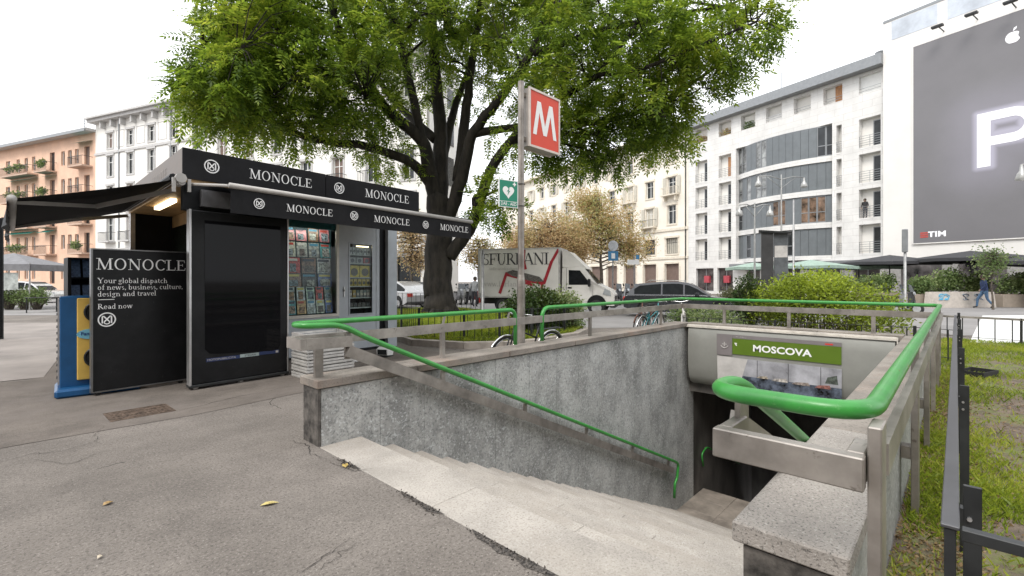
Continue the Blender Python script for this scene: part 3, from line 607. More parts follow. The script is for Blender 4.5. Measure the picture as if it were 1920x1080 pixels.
# rolled front awning and its lettered hanging band
aw = thing('front_awning', 'black rolled awning with white bar and MONOCLE band along the kiosk front', 'awning', (KO[0], KO[1], 0))
AT = -.9
kp(MB().tube([(.34, AT, 2.82), (5.06, AT, 2.79)], .038, 10), 'front_bar', m_cream, aw, True)
b = MB()
for i in range(30):                    # band with slight waves
    s0, s1 = .36 + i*4.68/30, .36 + (i+1)*4.68/30; f = lambda s: AT + .006*math.sin(s*9) + .005*math.sin(s*23)
    zz = lambda s: 2.82 - (s - .34)*.0064
    b.add([(s0, f(s0), zz(s0) - .03), (s1, f(s1), zz(s1) - .03), (s1, f(s1) + .012*math.sin(s1*5), zz(s1) - .365), (s0, f(s0) + .012*math.sin(s0*5), zz(s0) - .365)], [(0, 3, 2, 1)])
kp(b, 'hanging_band', m_fas, aw, True)
b = MB()
for i in range(6):
    t0, t1 = AT + i*.15, AT + (i+1)*.15; z = lambda t: 2.845 + (t - AT)*.13 - .02*math.sin((t-AT)/.9*3.14)
    b.add([(.36, t0, z(t0)), (.36, t1, z(t1)), (5.04, t1, z(t1)), (5.04, t0, z(t0))], [(0, 3, 2, 1)])
kp(b, 'cover', m_fas, aw, True)
kp(MB().tube([(.1, .05, 2.93), (.42, AT + .05, 2.83)], .022, 8).tube([(-.02, -.06, 2.93), (-.02, .14, 2.93)], .05, 8), 'arm', m_cream, aw)
kp(MB().tube([(4.6, .5, 2.9), (4.9, AT + .02, 2.8)], .022, 8), 'arm', m_cream, aw)
for s0, s1 in ((1.10, 1.838), (2.602, 3.375), (4.13, 4.931)): kword(s0, s1, AT - .021, 2.565 - s0*.004, aw)
for s in (.719, 2.22, 3.76): klogo(s, AT - .022, 2.625 - s*.004, .135, aw)
# awning at the left end, let out
al = thing('end_awning', 'black awning let out from the left end of the kiosk', 'awning', (0, 0, 0))
A0, A1, AX, AZ = 7.97, 12.6, .0, 2.5
b = MB(); n = 8
for i in range(n):
    f = lambda u: (1.62 - 1.62*u, 2.98 - (2.98 - AZ)*u - .015*math.sin(u*math.pi))
    (x0, z0), (x1, z1) = f(i/n), f((i+1)/n)
    b.add([(x0, A0, z0), (x1, A0, z1), (x1, A1, z1), (x0, A1, z0)], [(0, 1, 2, 3)])
m_cloth = mat('awning_black', (.008, .008, .009), .8, var=.15, scale=3, spec=.05); b.build('fabric', m_cloth, al, True)
MB().tube([(AX, A0 - .03, AZ), (AX, A1 + .03, AZ)], .045, 10).build('front_bar', m_cream, al, True)
b = MB()
for i in range(24):
    y0, y1 = A0 + i*(A1-A0)/24, A0 + (i+1)*(A1-A0)/24; g = lambda y: AX - .03 + .012*math.sin(y*7)
    b.add([(g(y0), y0, AZ), (g(y1), y1, AZ), (g(y1) - .03 - .02*math.sin(y1*3), y1, AZ - .28), (g(y0) - .03 - .02*math.sin(y0*3), y0, AZ - .28)], [(0, 1, 2, 3)])
b.build('hanging_band', m_fas, al, True)
for y in (8.3, 12.2):
    MB().beam((1.6, y, 2.86), (.85, y + .9 if y < 10 else y - .9, 2.64), .03, .06).beam((.85, y + .9 if y < 10 else y - .9, 2.64), (.03, y, AZ), .03, .05).build('folding_arm', m_cream, al)
MB().tube([(1.55, A0, 3.0), (1.55, A1, 3.0)], .05, 8).build('roller', m_kdark, al)
MB().tube([(1.62, A0 - .12, 2.98), (1.62, A0 + .12, 2.98)], .07, 8).box(1.52, A0 - .1, 2.78, 1.56, A0 - .06, 2.98).box(1.7, A0 - .1, 2.8, 1.74, A0 - .06, 2.98).build('end_bracket', m_cream, al)
# ------------------------------------------------------------------ advertising screen, lettered board, vending machine
m_screen = mat('screen_glass', (.006, .006, .007), .05, var=0, spec=.14)
led = thing('advertising_screen', 'tall black advertising screen cabinet with a narrow blue strip, before the kiosk', 'screen', (KO[0], KO[1], 0))
kp(MB().bbox(.075, -.1, .07, 1.445, .02, 2.55, .012), 'cabinet', m_black, led)
kp(MB().bbox(.055, -.12, .06, .085, .03, 2.555, .004).bbox(1.44, -.118, .06, 1.462, .03, 2.552, .004), 'edge_strip', m_alu, led)
kp(MB().bbox(.05, -.13, .035, 1.46, .04, .072, .006), 'plinth', m_iron, led)
rc = [(.255, .56), (.31, .495), (.42, .48), (1.2, .43), (1.29, .45), (1.33, .52), (1.33, 2.42), (.25, 2.415)]
kp(MB().prism(rc, -.106, -.1005), 'screen', m_screen, led)
kp(MB().box(.27, -.104, .375, .72, -.1005, .425), 'blue_strip', mat('blue_strip', (.015, .03, .1), .4, var=.1), led)
kp(MB().box(.723, -.104, .382, 1.0, -.1005, .43), 'pale_strip', mat('pale_strip', (.3, .36, .36), .4, var=.1), led); kp(MB().box(1.003, -.104, .386, 1.31, -.1005, .437), 'blue_strip', mat('blue_strip', (.015, .03, .1)), led)
b = MB(); serif(b, 'MONO', (0, 0, 0), (1, 0, 0), (0, 0, 1), .01); 
sans('MOTOPUBBLICITA', kpt(.285, -.1052, .388), E1, UP, .028, m_letdim, led, wscale=1.15); sans('STEDAN', kpt(.79, -.1052, .392), E1, UP, .028, m_dkprint, led, wscale=1.1); kp(MB().box(1.255, -.1065, .395, 1.295, -.1045, .43), 'pale_mark', m_letdim, led)
for s in (.15, .75, 1.38): kp(MB().cyl(s, -.05, 0, .036, .035, n=10), 'foot', m_alu, led)
bd = thing('lettered_board', 'black board reading MONOCLE with white text, on small castors', 'board', (.742, 8.378, 0), math.atan2(.122, 1.106))
BL = 1.113
MB().bbox(0, 0, .06, BL, .06, 1.965, .006).build('panel', m_black, bd)
MB().box(-.02, -.012, .05, 0, .072, 1.98).box(0, -.010, 1.966, BL, .07, 1.982).box(0, -.011, .045, BL, .071, .062).build('frame', mat('board_edge', (.2, .2, .2), .35, .6), bd)
tx = lambda px: (px - 174.5) / 179.5 * BL
b = MB(); X_, U_ = (1, 0, 0), (0, 0, 1)
zt = lambda py: 1.55 - (py - 526)/884*6.55
wM = 1.045; serif(b, 'MONOCLE', (.03, -.004, 1.70), X_, U_, wM/twidth('MONOCLE', 1)); hb = .99/twidth('of news, business, culture,', 1)
for i, s in enumerate(('Your global dispatch', 'of news, business, culture,', 'design and travel')):
    b.build('lettering', m_letter, bd); b = MB(); serif(b, s, (.045, -.004, 1.515 - i*.09), X_, U_, hb)
b.build('lettering', m_letter, bd); b = MB(); serif(b, 'Read now', (.045, -.004, 1.165), X_, U_, hb)
b.build('lettering', m_letter, bd); MB().box(.055, -.006, 1.288, .225, -.002, 1.296).build('rule', m_letter, bd)
b = MB(); monogram(b, (.145, -.004, 1.02), X_, U_, .18); b.build('monogram', m_letter, bd)
for x in (.06, BL - .1):
    MB().disc((x, .03, .03), (0, 1, 0), .03, .025, 12).box(x - .02, .01, .03, x + .02, .05, .06).build('castor', m_rubber, bd)
vm = thing('toy_vending_machine', 'blue and yellow capsule vending machine half hidden behind the lettered board', 'vending machine', (.415, 8.66, 0), R(-3))
m_vblue = mat('vending_blue', (.008, .075, .2), .35, var=.08); m_vyel = mat('vending_yellow', (.68, .45, .1), .4, var=.06)
MB().bbox(.02, .02, .1, .84, .55, 1.335, .012).build('body', m_vblue, vm); MB().bbox(-.03, -.16, 0, .86, .58, .12, .03).build('base', m_vblue, vm)
MB().bbox(.19, -.004, .2, .82, .03, 1.31, .01).build('front_panel', m_vyel, vm)
for z in (1.12, .50):
    for x in (.40, .68):
        q = MB().disc((x, -.012, z), (0, 1, 0), .13, .03, 20).build('round_window', m_wing, vm)
        MB().tube(arc((x, -.03, z), .13, 0, 360, 24, 'xz')[:-1], .018, 6, True).build('window_ring', m_iron, q, True)
        MB().disc((x, -.03, z - .02), (0, 1, 0), .035, .02, 10).box(x - .05, -.035, z - .03, x + .05, -.022, z - .01).build('coin_knob', m_chrome, q)
b = MB(); b.prism([(.24 + .13*math.cos(R(a))*1.2 + .1, .82 + .07*math.sin(R(a))) for a in range(0, 360, 20)], -.012, -.005); b.build('logo_plate', mat('logo_cyan', (.2, .5, .65), .4), vm)
sans('Fantasy', (.23, -.016, .805), (1, 0, 0), (0, 0, 1), .045, mat('logo_navy', (.01, .04, .2)), vm, bold=.02)
MB().box(.0, .06, .16, .018, .5, 1.3).build('side_rail', m_alu, vm)
for k in range(12): MB().disc((-.004, .12, .25 + k*.085), (1, 0, 0), .018, .012, 8).build('side_hole', m_iron, vm)
# magazine rack behind it
mr_ = thing('magazine_rack', 'dark upright rack of magazines behind the blue vending machine', 'rack', (.58, 9.75, 0), R(2))
MB().box(0, 0, 0, .04, .5, 1.88).box(.6, 0, 0, .64, .5, 1.88).box(.04, .46, 0, .6, .5, 1.88).box(0, 0, 1.88, .64, .5, 1.9).build('frame', m_kdark, mr_)
for k, z in enumerate((.3, .75, 1.2, 1.6)):
    MB().box(.04, .05, z - .02, .6, .46, z).build('shelf', m_kdark, mr_)
    for q in range(4):
        c = random.choice([(.5, .5, .48), (.35, .1, .08), (.12, .2, .35), (.6, .55, .3)]); 
        MB().beam((.1 + q*.14, .1, z), (.1 + q*.14, .2, z + .28), .11, .012, (0, 1, 0)).build('leaflet', mat('leaflet%d' % (q), c, .5, var=.3, scale=30), mr_)
# far left black sign seen edge-on
sb = thing('black_notice_board', 'black upright notice board cut off by the picture edge', 'board', (*G(3, 636), 0), R(20))
MB().bbox(-.7, -.04, .05, 0, .04, 3.2, .01).build('panel', m_black, sb); MB().box(-.72, -.06, 0, .02, .06, .05).build('foot', m_iron, sb); MB().box(.0, -.03, .05, .03, .03, 3.22).build('post', m_iron, sb)
# ------------------------------------------------------------------ stock in the window
cols = [('pink', (.5, .2, .22)), ('white', (.62, .6, .57)), ('teal', (.08, .3, .32)), ('brown', (.22, .13, .09)), ('black', (.05, .05, .05)), ('grey', (.35, .36, .34)), ('pale green', (.42, .52, .42)), ('orange', (.6, .3, .12)), ('blue', (.09, .14, .33)), ('red', (.5, .06, .05)), ('cream', (.62, .56, .42))]
CD = dict(cols)
rows = [(2.36, .27, ['pink', 'pink', 'brown', 'pink']), (2.03, .30, ['cream', 'grey', 'grey', 'teal']), (1.70, .31, ['red', 'brown', 'white']), (1.42, .27, ['brown', 'black', 'blue']), (1.15, .27, ['grey', 'white', 'pale green', 'red', 'grey']), (.88, .27, ['teal', 'orange', 'white', 'cream', 'blue'])]
ordn = ['top', 'second', 'third', 'fourth', 'fifth', 'bottom']; pos = ['first', 'second', 'third', 'fourth', 'fifth']
for ri, (z, h, cs) in enumerate(rows):
    w = 1.0 / len(cs); tt = T0 + .26 - ri*.035
    for ci, cn in enumerate(cs):
        s0 = 2.04 + ci*w + .012; s1 = s0 + w - random.uniform(.02, .04)
        mg = thing('magazine', '%s magazine in the kiosk window, %s row, %s from the black screen' % (cn, ordn[ri], pos[ci]), 'magazine', (KO[0], KO[1], 0), group='magazines in the kiosk window')
        tl = random.uniform(.02, .05)
        def q(s0, s1, z0, z1, o, name, m): 
            b = MB(); y = lambda z_: tt + (z_ - z)/h*tl - o
            b.add([(s0, y(z0), z0), (s1, y(z0), z0), (s1, y(z1), z1), (s0, y(z1), z1), (s0, y(z0) + .006, z0), (s1, y(z0) + .006, z0), (s1, y(z1) + .006, z1), (s0, y(z1) + .006, z1)], [(0, 1, 2, 3), (7, 6, 5, 4), (0, 3, 7, 4), (1, 5, 6, 2), (3, 2, 6, 7), (0, 4, 5, 1)])
            kmap(b).build(name, m, mg)
        q(s0, s1, z, z + h, 0, 'cover', mat('cover_' + cn, tuple(min(.85, v*1.5) for v in CD[cn]), .3, var=.35, scale=18))
        tc = random.choice([(.75, .72, .68), (.55, .08, .06), (.7, .6, .15), (.06, .07, .1), (.1, .3, .45)])
        q(s0 + .02, s1 - .02*random.uniform(1, 3), z + h*.78, z + h*.94, .007, 'title', mat('title%d' % (int(tc[0]*100)), tc, .4, var=0))
        pc = random.choice([(.45, .3, .22), (.18, .14, .12), (.5, .5, .46), (.25, .3, .34), (.4, .22, .12)])
        q(s0 + (s1-s0)*random.uniform(.1, .3), s1 - (s1-s0)*random.uniform(.08, .3), z + h*.08, z + h*random.uniform(.5, .7), .0075, 'cover_picture', mat('photo%d' % int(pc[0]*100), pc, .4, var=.55, scale=25))
shn = ['lowest', 'second', 'third', 'fourth', 'fifth', 'highest']
items = [(.96, [((.05, .05, .05), 5, .1)]), (1.18, [((.3, .25, .2), 6, .16)]), (1.43, [((.62, .45, .08), 5, .15)]), (1.62, [((.72, .52, .03), 2, .26)]), (1.93, [((.42, .4, .4), 3, .13)]), (2.12, [((.55, .56, .56), 6, .16)])]
for ri, (z, ((c, n, h),)) in enumerate(items):
    for i in range(n):
        w = .54 / n; s0 = 3.375 + i*w; cc = c if not (ri == 4 and i == 2) else (.55, .06, .06)
        if ri == 0: cc = random.choice([(.05, .05, .05), (.09, .08, .07)])
        if ri == 1: cc = random.choice([(.55, .35, .1), (.35, .3, .28), (.2, .2, .2)])
        pk = thing('boxed_product', '%s box on %s shelf of the glazed kiosk door, %s from the handle' % ('red' if (cc[0] > .5 and cc[1] < .1) else 'yellow' if (cc[0] > .5 and cc[2] < .2) else 'grey' if cc[0] > .3 else 'dark', shn[ri], (pos + ['sixth'])[i]), 'box', (KO[0], KO[1], 0), group='boxes on the door shelves')
        kmap(MB().bbox(s0 + .006, T0 + .06, z, s0 + w - .006, T0 + .2, z + h, .004)).build('carton', mat('pk%d_%d' % (ri, int(cc[0]*100)), cc, .4, var=.2, scale=25), pk)
        if ri in (1, 2, 3, 4, 5):
            cx = s0 + w/2; rr = min(w, h)*.34
            kmap(MB().disc((cx, T0 + .0585, z + h*.45), (0, 1, 0), rr, .003, 14)).build('round_print', mat('pkd%d' % ri, [(.1,.1,.1), (.6, .5, .4), (.12, .1, .06), (.1, .07, .03), (.1, .1, .12), (.15, .15, .16)][ri], .4, var=.2), pk)
# ------------------------------------------------------------------ stack of white slatted crates, floor lamp, cover in the asphalt
m_crate = mat('crate_white', (.52, .51, .49), .5, var=.1, scale=6)
cpos = ['lowest', 'second', 'third', 'fourth', 'fifth', 'sixth', 'topmost']
for k in range(7):
    z0 = .004 + k*.103
    ct = thing('white_crate', 'white slatted crate by the black screen, %s of its stack' % (cpos[k] if k in (0, 6) else cpos[k] + ' from the ground'), 'crate', (3.12, 7.28, z0), R(2), 'white crates stacked behind the stair wall')
    MB().box(.01, .01, 0, .79, .53, .012).build('bottom', m_crate, ct)
    for (a, b_) in (((0, 0), (.8, .0)), ((0, .53), (.8, .53))):
        for z in (.03, .074): MB().box(a[0], a[1], z - .018, b_[0], a[1] + .012, z + .016).build('slat', m_crate, ct)
    for x in (0, .788):
        for z in (.03, .072): MB().box(x, .013, z - .014, x + .012, .529, z + .02).build('slat', m_crate, ct)
    for x in (.02, .76):
        for y in (.014, .49): MB().box(x, y, .012, x + .02, y + .02, .101).build('corner_post', m_crate, ct)
fl = thing('floor_floodlight', 'small floodlight standing on the asphalt beside the kiosk door', 'floodlight', (*G(722, 668), 0), R(30))
MB().prism([(-.12, .04), (.1, .02), (.15, .12), (-.02, .2), (-.13, .16)], -.12, .12).build('housing', m_white, fl); MB().box(-.15, -.13, 0, .12, .13, .02).build('foot', m_iron, fl); MB().prism([(-.125, .05), (-.135, .155), (-.13, .155), (-.12, .05)], -.1, .1).build('lens', m_wing, fl)
rt_ = thing('round_table_base', 'round white pedestal base half hidden behind the steel rail end', 'table base', (*G(655, 676), 0))
MB().lathe((0, 0, 0), [(0, .0), (.3, .0), (.31, .03), (.25, .06), (.08, .1), (.05, .16), (.05, .45), (0, .45)], 20).build('pedestal', m_crate, rt_, True)
MB().lathe((0, 0, .45), [(0, .0), (.28, .0), (.28, .03), (0, .03)], 20).build('table_top', m_crate, rt_)
gp = [G(198, 776), G(314, 756.5), G(328, 771), G(208, 796)]
gx, gy = gp[0]; ang = math.atan2(gp[1][1]-gp[0][1], gp[1][0]-gp[0][0])
gr_ = thing('drain_cover', 'rusty iron access cover set in the asphalt before the boards', 'cover', (.74, 6.72, 0), R(2))
m_rust = mat('rust_iron', (.14, .1, .075), .75, .4, var=.3, scale=14, bump=.3)
MB().box(0, 0, .002, .60, .02, .008).box(0, .46, .002, .60, .48, .008).box(0, .021, .002, .02, .459, .008).box(.58, .021, .002, .60, .459, .008).build('frame', m_rust, gr_)
MB().box(.022, .022, .001, .578, .458, .005).build('plate', m_rust, gr_)
for i in range(13):
    for j in range(3): MB().box(.045 + i*.041, .05 + j*.13, .005, .065 + i*.041, .16 + j*.13, .0095).build('raised_bar', m_rust, gr_)
# ================================================================== vegetation tools
def quads(name, V, m, parent=None, **kw):
    """V: (n,4,3) array of four-cornered leaves -> one mesh"""
    V = np.asarray(V, np.float32); n = len(V); me = bpy.data.meshes.new(name)
    me.vertices.add(n*4); me.vertices.foreach_set('co', V.ravel()); me.loops.add(n*4); me.loops.foreach_set('vertex_index', np.arange(n*4, dtype=np.int32))
    me.polygons.add(n); me.polygons.foreach_set('loop_start', np.arange(0, n*4, 4, dtype=np.int32))
    try: me.polygons.foreach_set('loop_total', np.full(n, 4, np.int32))
    except Exception: pass
    me.materials.append(m); me.update(calc_edges=True); return put(name, me, parent, **kw)
def unit(a): return a / np.maximum(np.linalg.norm(a, axis=-1, keepdims=True), 1e-6)
def rdir(n, zmin=-1.0):
    z = rng.uniform(zmin, 1, n); a = rng.uniform(0, 2*np.pi, n); r = np.sqrt(1 - z*z); return np.stack([r*np.cos(a), r*np.sin(a), z], 1)
def blades(P, D, L, Wd, cup=.25):
    """rhombic leaves from points P along D"""
    n = len(P); D = unit(D); S_ = unit(np.cross(D, rdir(n))); N_ = np.cross(S_, D)
    L = np.broadcast_to(L, n)[:, None]; Wd = np.broadcast_to(Wd, n)[:, None]
    mid = P + D*L*.45 + N_*L*cup*.3
    return np.stack([P, mid + S_*Wd/2, P + D*L, mid - S_*Wd/2], 1)
def compound(P, D, L, pairs=6, lw=.36, ll=.36):
    """feather leaves: leaflets in pairs along a drooping rib"""
    n = len(P); D = unit(D); up = np.array([0, 0, 1.]); S_ = unit(np.cross(D, up) + 1e-3); N_ = np.cross(S_, D); Ls = L[:, None]; out_ = []
    roll = rng.uniform(-.5, .5, n)[:, None]; S2 = S_*np.cos(roll) + N_*np.sin(roll); N2 = np.cross(S2, D)
    for k in range(pairs):
        u = (k + .8) / pairs; B = P + D*Ls*u - up*Ls*(.28*u*u)
        for sg in (-1, 1):
            ld = unit(S2*sg + D*(.35 + .25*u) - up*.28 + rng.normal(0, .13, (n, 3)))
            l2 = Ls*ll*(1 - .35*abs(u - .45)); w2 = l2*lw; s3 = unit(np.cross(ld, N2)); m = B + ld*l2*.45
            out_.append(np.stack([B, m + s3*w2/2, B + ld*l2, m - s3*w2/2], 1))
    B = P + D*Ls*1.0 - up*Ls*.28; ld = unit(D - up*.5); l2 = Ls*ll; m = B + ld*l2*.45; out_.append(np.stack([B, m + S2*l2*lw/2, B + ld*l2, m - S2*l2*lw/2], 1))
    return np.concatenate(out_)
def in_ellipsoids(els, n, shell=.6):
    """points in a list of (centre, radii, weight)"""
    w = np.array([e[2] for e in els], float); k = rng.choice(len(els), n, p=w/w.sum()); C = np.array([e[0] for e in els])[k]; Rr = np.array([e[1] for e in els])[k]
    return C + rdir(n)*(rng.uniform(0, 1, n)**(shell))[:, None]*Rr
def cat_rom(P, n=5):
    P = [Vector(p) for p in P]; Q = [P[0]] + P + [P[-1]]; o = []
    for i in range(1, len(Q) - 2):
        for k in range(n):
            t = k/n; a, b, c, d = Q[i-1], Q[i], Q[i+1], Q[i+2]
            o.append(.5*((2*b) + (c - a)*t + (2*a - 5*b + 4*c - d)*t*t + (3*b - a - 3*c + d)*t**3))
    return o + [P[-1]]
def limb(b, pts, r0, r1, n=8):
    P = cat_rom(pts, 5); k = len(P); P = [p + Vector(rng.normal(0, r0*.06, 3)) for p in P]; b.tube(P, [r0 + (r1 - r0)*(i/(k-1))**.8 for i in range(k)], n); return P
# ------------------------------------------------------------------ the big tree
BT = S(826, 20.3)
m_leafA = leafmat('leaf_green', [(.042, .08, .013), (.08, .14, .016), (.14, .22, .022), (.23, .31, .034), (.36, .4, .055)], .55)
bt = thing('tree', 'large green feather-leaved tree spreading over the kiosk and metro sign', 'tree', (*BT, 0))
def bp(px, py, d): x, y = S(px, d); return (x - BT[0], y - BT[1], Z(py, d))
tb = MB(); nodes_ = []
limb(tb, [bp(826, 598, 20.3), bp(824, 575, 20.3), bp(822, 535, 20.3), bp(824, 480, 20.3), bp(826, 420, 20.3), bp(822, 370, 20.3)], .72, .50, 14)
for a in range(7):
    an = a*.9; limb(tb, [(.25*math.cos(an), .25*math.sin(an), .9), (.62*math.cos(an), .62*math.sin(an), .25), (1.05*math.cos(an), 1.05*math.sin(an), -.06)], .3, .1, 8)
LIMBS = [([(820, 390, 20.3), (806, 320, 20), (788, 262, 19.6), (725, 205, 19), (662, 118, 18.4), (632, 45, 18), (610, -40, 17.5)], .36, .1),
 ([(824, 380, 20.4), (826, 280, 20.6), (820, 170, 21), (812, 60, 21.5), (806, -80, 22)], .38, .16),
 ([(836, 420, 20.3), (866, 335, 20), (888, 250, 19.6), (945, 175, 19), (1000, 90, 18.4), (1045, -10, 17.6)], .34, .1),
 ([(842, 480, 20.2), (880, 430, 20), (903, 370, 19.8), (925, 310, 19.4), (985, 235, 18.6), (1050, 185, 18), (1120, 140, 17.2), (1190, 50, 16.6)], .33, .08),
 ([(812, 350, 20.2), (770, 305, 19.7), (690, 275, 18.8), (590, 262, 17.6), (500, 225, 16.4), (420, 170, 15.4)], .26, .06),
 ([(890, 250, 19.6), (960, 240, 19.6), (1060, 235, 19), (1180, 215, 18.4), (1290, 160, 17.8), (1390, 90, 17)], .2, .05),
 ([(860, 340, 20.2), (872, 220, 20.6), (886, 110, 21), (905, -20, 21)], .28, .12), ([(790, 265, 19.6), (772, 170, 19.6), (748, 70, 19.4), (730, -40, 19)], .22, .1),
 ([(700, 180, 18.7), (600, 130, 17.2), (500, 70, 16), (420, 10, 15)], .16, .05), ([(1000, 100, 18.4), (1120, 60, 17.6), (1250, 30, 17), (1370, 10, 16.6)], .16, .05),
 ([(830, 300, 20.6), (850, 210, 22), (880, 120, 24), (900, 20, 26)], .25, .08), ([(815, 260, 20.6), (740, 190, 22.5), (680, 110, 24.5), (600, 40, 26)], .22, .08),
 ([(1120, 140, 17.2), (1200, 130, 16.2), (1300, 90, 15.4), (1420, 40, 15)], .1, .04), ([(845, 60, 20), (800, -60, 18), (700, -180, 16), (560, -260, 14.6)], .2, .06), ([(900, 0, 20), (1000, -120, 18), (1150, -220, 16)], .2, .06)]
for pts, r0, r1 in LIMBS: nodes_ += limb(tb, [bp(*p) for p in pts], r0, r1, 8)[4:]
def els_px(L_): return [((*bp(px, py, d),), (rw/884*d*.75, dd, rh/884*d), w) for px, py, d, rw, rh, dd, w in L_]
ELS = els_px([(590, 120, 17, 240, 130, 3.4, 9), (830, 40, 20.5, 290, 150, 5, 10), (1120, 130, 18, 270, 150, 4, 10), (1325, 75, 16.4, 130, 105, 2.6, 4.5), (425, 165, 15.2, 110, 80, 2.2, 4), (1190, 245, 18.4, 120, 60, 2.4, 2.8), (925, 372, 19, 55, 52, 1.5, 1.1), (640, 240, 18.4, 170, 44, 2.4, 1.5),
 (480, 50, 15.6, 130, 80, 2.4, 3.5), (1000, 260, 19.2, 140, 60, 2.4, 2.2), (960, 30, 22, 260, 140, 4, 5), (720, 20, 22, 200, 130, 4, 4), (480, 240, 17, 140, 40, 2, 1.1), (1090, 300, 19.4, 140, 34, 1.8, 1.1), (740, 292, 19.4, 80, 36, 1.6, .7),
 (830, -190, 20, 420, 130, 6, 7), (1120, -110, 17.5, 300, 120, 4, 4), (560, -110, 16.5, 280, 120, 4, 4)])
TIPS = in_ellipsoids(ELS, 2900, .36)
_d = (TIPS[:, 0] + BT[0])*FW[0] + (TIPS[:, 1] + BT[1])*FW[1]; _l = (TIPS[:, 0] + BT[0])*RT[0] + (TIPS[:, 1] + BT[1])*RT[1]; _px = 960 + 884*_l/_d; _py = 526 - 884*(TIPS[:, 2] - EYE)/_d
_open = (_px > 745) & (_px < 1000) & (_py > 60) & (_py < 350) & (_d < 20.6)          # the bare inner fork of the crown
TIPS = TIPS[~(_open & (rng.uniform(0, 1, len(TIPS)) < .4))]
for q in range(150):          # secondary branches reaching out through the crown
    t_ = TIPS[rng.integers(len(TIPS))]; cand = np.array([list(p) for p in nodes_[:420]]); dd_ = np.linalg.norm(cand - t_, axis=1); ok = np.where((dd_ > 1.2) & (dd_ < 5.0) & (cand[:, 2] < t_[2] + .8))[0]
    if not len(ok): continue
    a_ = Vector(cand[ok[dd_[ok].argmin()]]); c_ = Vector(t_); m_ = (a_ + c_)/2 + Vector(rng.normal(0, .25, 3)) + Vector((0, 0, .25)); nodes_ += limb(tb, [a_, m_, c_], .07, .018, 6)[2:]
NN = np.array([list(p) for p in nodes_]); tw = MB()
near = np.array([((NN - t)**2).sum(1).argmin() for t in TIPS])
for t, j in zip(TIPS, near):
    a = Vector(NN[j]); c = Vector(t); mdl = (a + c)/2 + Vector((0, 0, .18*(c - a).length)); L0 = (c - a).length
    if L0 < 5.5 and rng.random() < .55: tw.tube([a, mdl, c], [min(.035, .01 + L0*.008), .018, .008], 4, caps=False)
tb.build('trunk', m_bark, bt, True); tw.build('twigs', m_bark, bt)
NL = 7; P = np.repeat(TIPS, NL, 0) + rng.normal(0, .12, (len(TIPS)*NL, 3)); outw = unit(np.repeat(TIPS - NN[near], NL, 0))
D = unit(outw*.7 + rdir(len(P))*1.0 + np.array([0, 0, -.15])); Ls = rng.uniform(.34, .7, len(P))
quads('crown', compound(P, D, Ls), m_leafA, bt)
# ------------------------------------------------------------------ other trees and shrubs
m_leafB = leafmat('leaf_autumn', [(.3, .19, .09), (.44, .3, .15), (.52, .39, .21), (.42, .37, .17), (.3, .29, .11)], .3)
m_leafC = leafmat('leaf_autumn_green', [(.2, .25, .08), (.32, .33, .12), (.46, .36, .17), (.46, .3, .14), (.24, .3, .09)], .3)
m_leafD = leafmat('leaf_shrub_dark', [(.02, .04, .012), (.035, .065, .015), (.06, .09, .02), (.09, .12, .03)], .25, .3)
m_leafE = leafmat('leaf_shrub_lime', [(.12, .09, .045), (.13, .17, .025), (.22, .29, .03), (.32, .41, .04), (.45, .5, .06)], .4)
m_leafF = leafmat('leaf_hedge', [(.06, .11, .035), (.12, .18, .06), (.2, .26, .1), (.34, .37, .18)], .35)
m_leafG = leafmat('leaf_olive', [(.06, .07, .03), (.12, .13, .06), (.2, .2, .1)], .3)
def small_tree(label, loc, h, rt0, els, n, size, m, group=None, name='tree'):
    t = thing(name, label, 'tree', (*loc, 0), 0, group); b = MB()
    nd = limb(b, [(0, 0, -.05), (.05, .02, h*.2), (-.04, .06, h*.4), (.05, 0, h*.62), (0, 0, h*.85)], rt0, rt0*.2, 9)
    tips = in_ellipsoids(els, n, .55); N_ = np.array([list(p) for p in nd if p[2] > h*.25])
    for tp in tips[::max(1, n//220)]:
        lo = N_[N_[:, 2] < tp[2] + .2]; lo = lo if len(lo) else N_; a = lo[((lo - tp)**2).sum(1).argmin()]; c = Vector(tp); a = Vector(a)
        b.tube([a, (a + c)/2 + Vector((0, 0, .12*(c-a).length)), c], [.05*rt0/.15 if (c-a).length > 1.2 else .025, .018, .007], 5, caps=False)
    b.build('trunk', m_bark2, t, True)
    k = 9; P = np.repeat(tips, k, 0) + rng.normal(0, .22, (n*k, 3)); V = blades(P, rdir(n*k, -.9) + [0, 0, -.2], rng.uniform(.6, 1.2, n*k)*size, rng.uniform(.45, .7, n*k)*size)
    quads('crown', V, m, t); return t
def shrub(label, loc, els, n, size, m, name='shrub', group=None, wide=.5, cat='shrub', rz=0):
    t = thing(name, label, cat, (*loc, 0), rz, group); tips = in_ellipsoids(els, n, .42); tips = tips[tips[:, 2] > .03]; b = MB()
    for tp in tips[::max(1, len(tips)//60)]: b.tube([(tp[0]*.25, tp[1]*.25 if len(els) < 2 else tp[1]*.8, -.03), (tp[0]*.6, tp[1]*.75, tp[2]*.5), tuple(tp)], [.018, .012, .004], 4, caps=False)
    b.build('stems', m_bark2, t); k = 7; P = np.repeat(tips, k, 0) + rng.normal(0, size*.7, (len(tips)*k, 3)); P[:, 2] = np.maximum(P[:, 2], .02)
    quads('foliage', blades(P, rdir(len(P), -.5), rng.uniform(.6, 1.2, len(P))*size, rng.uniform(.7, 1.2, len(P))*size*wide), m, t); return t
sm_ = lambda d, L_: [((l, f, z), (rl, rf, rz_), w) for l, f, z, rl, rf, rz_, w in L_]
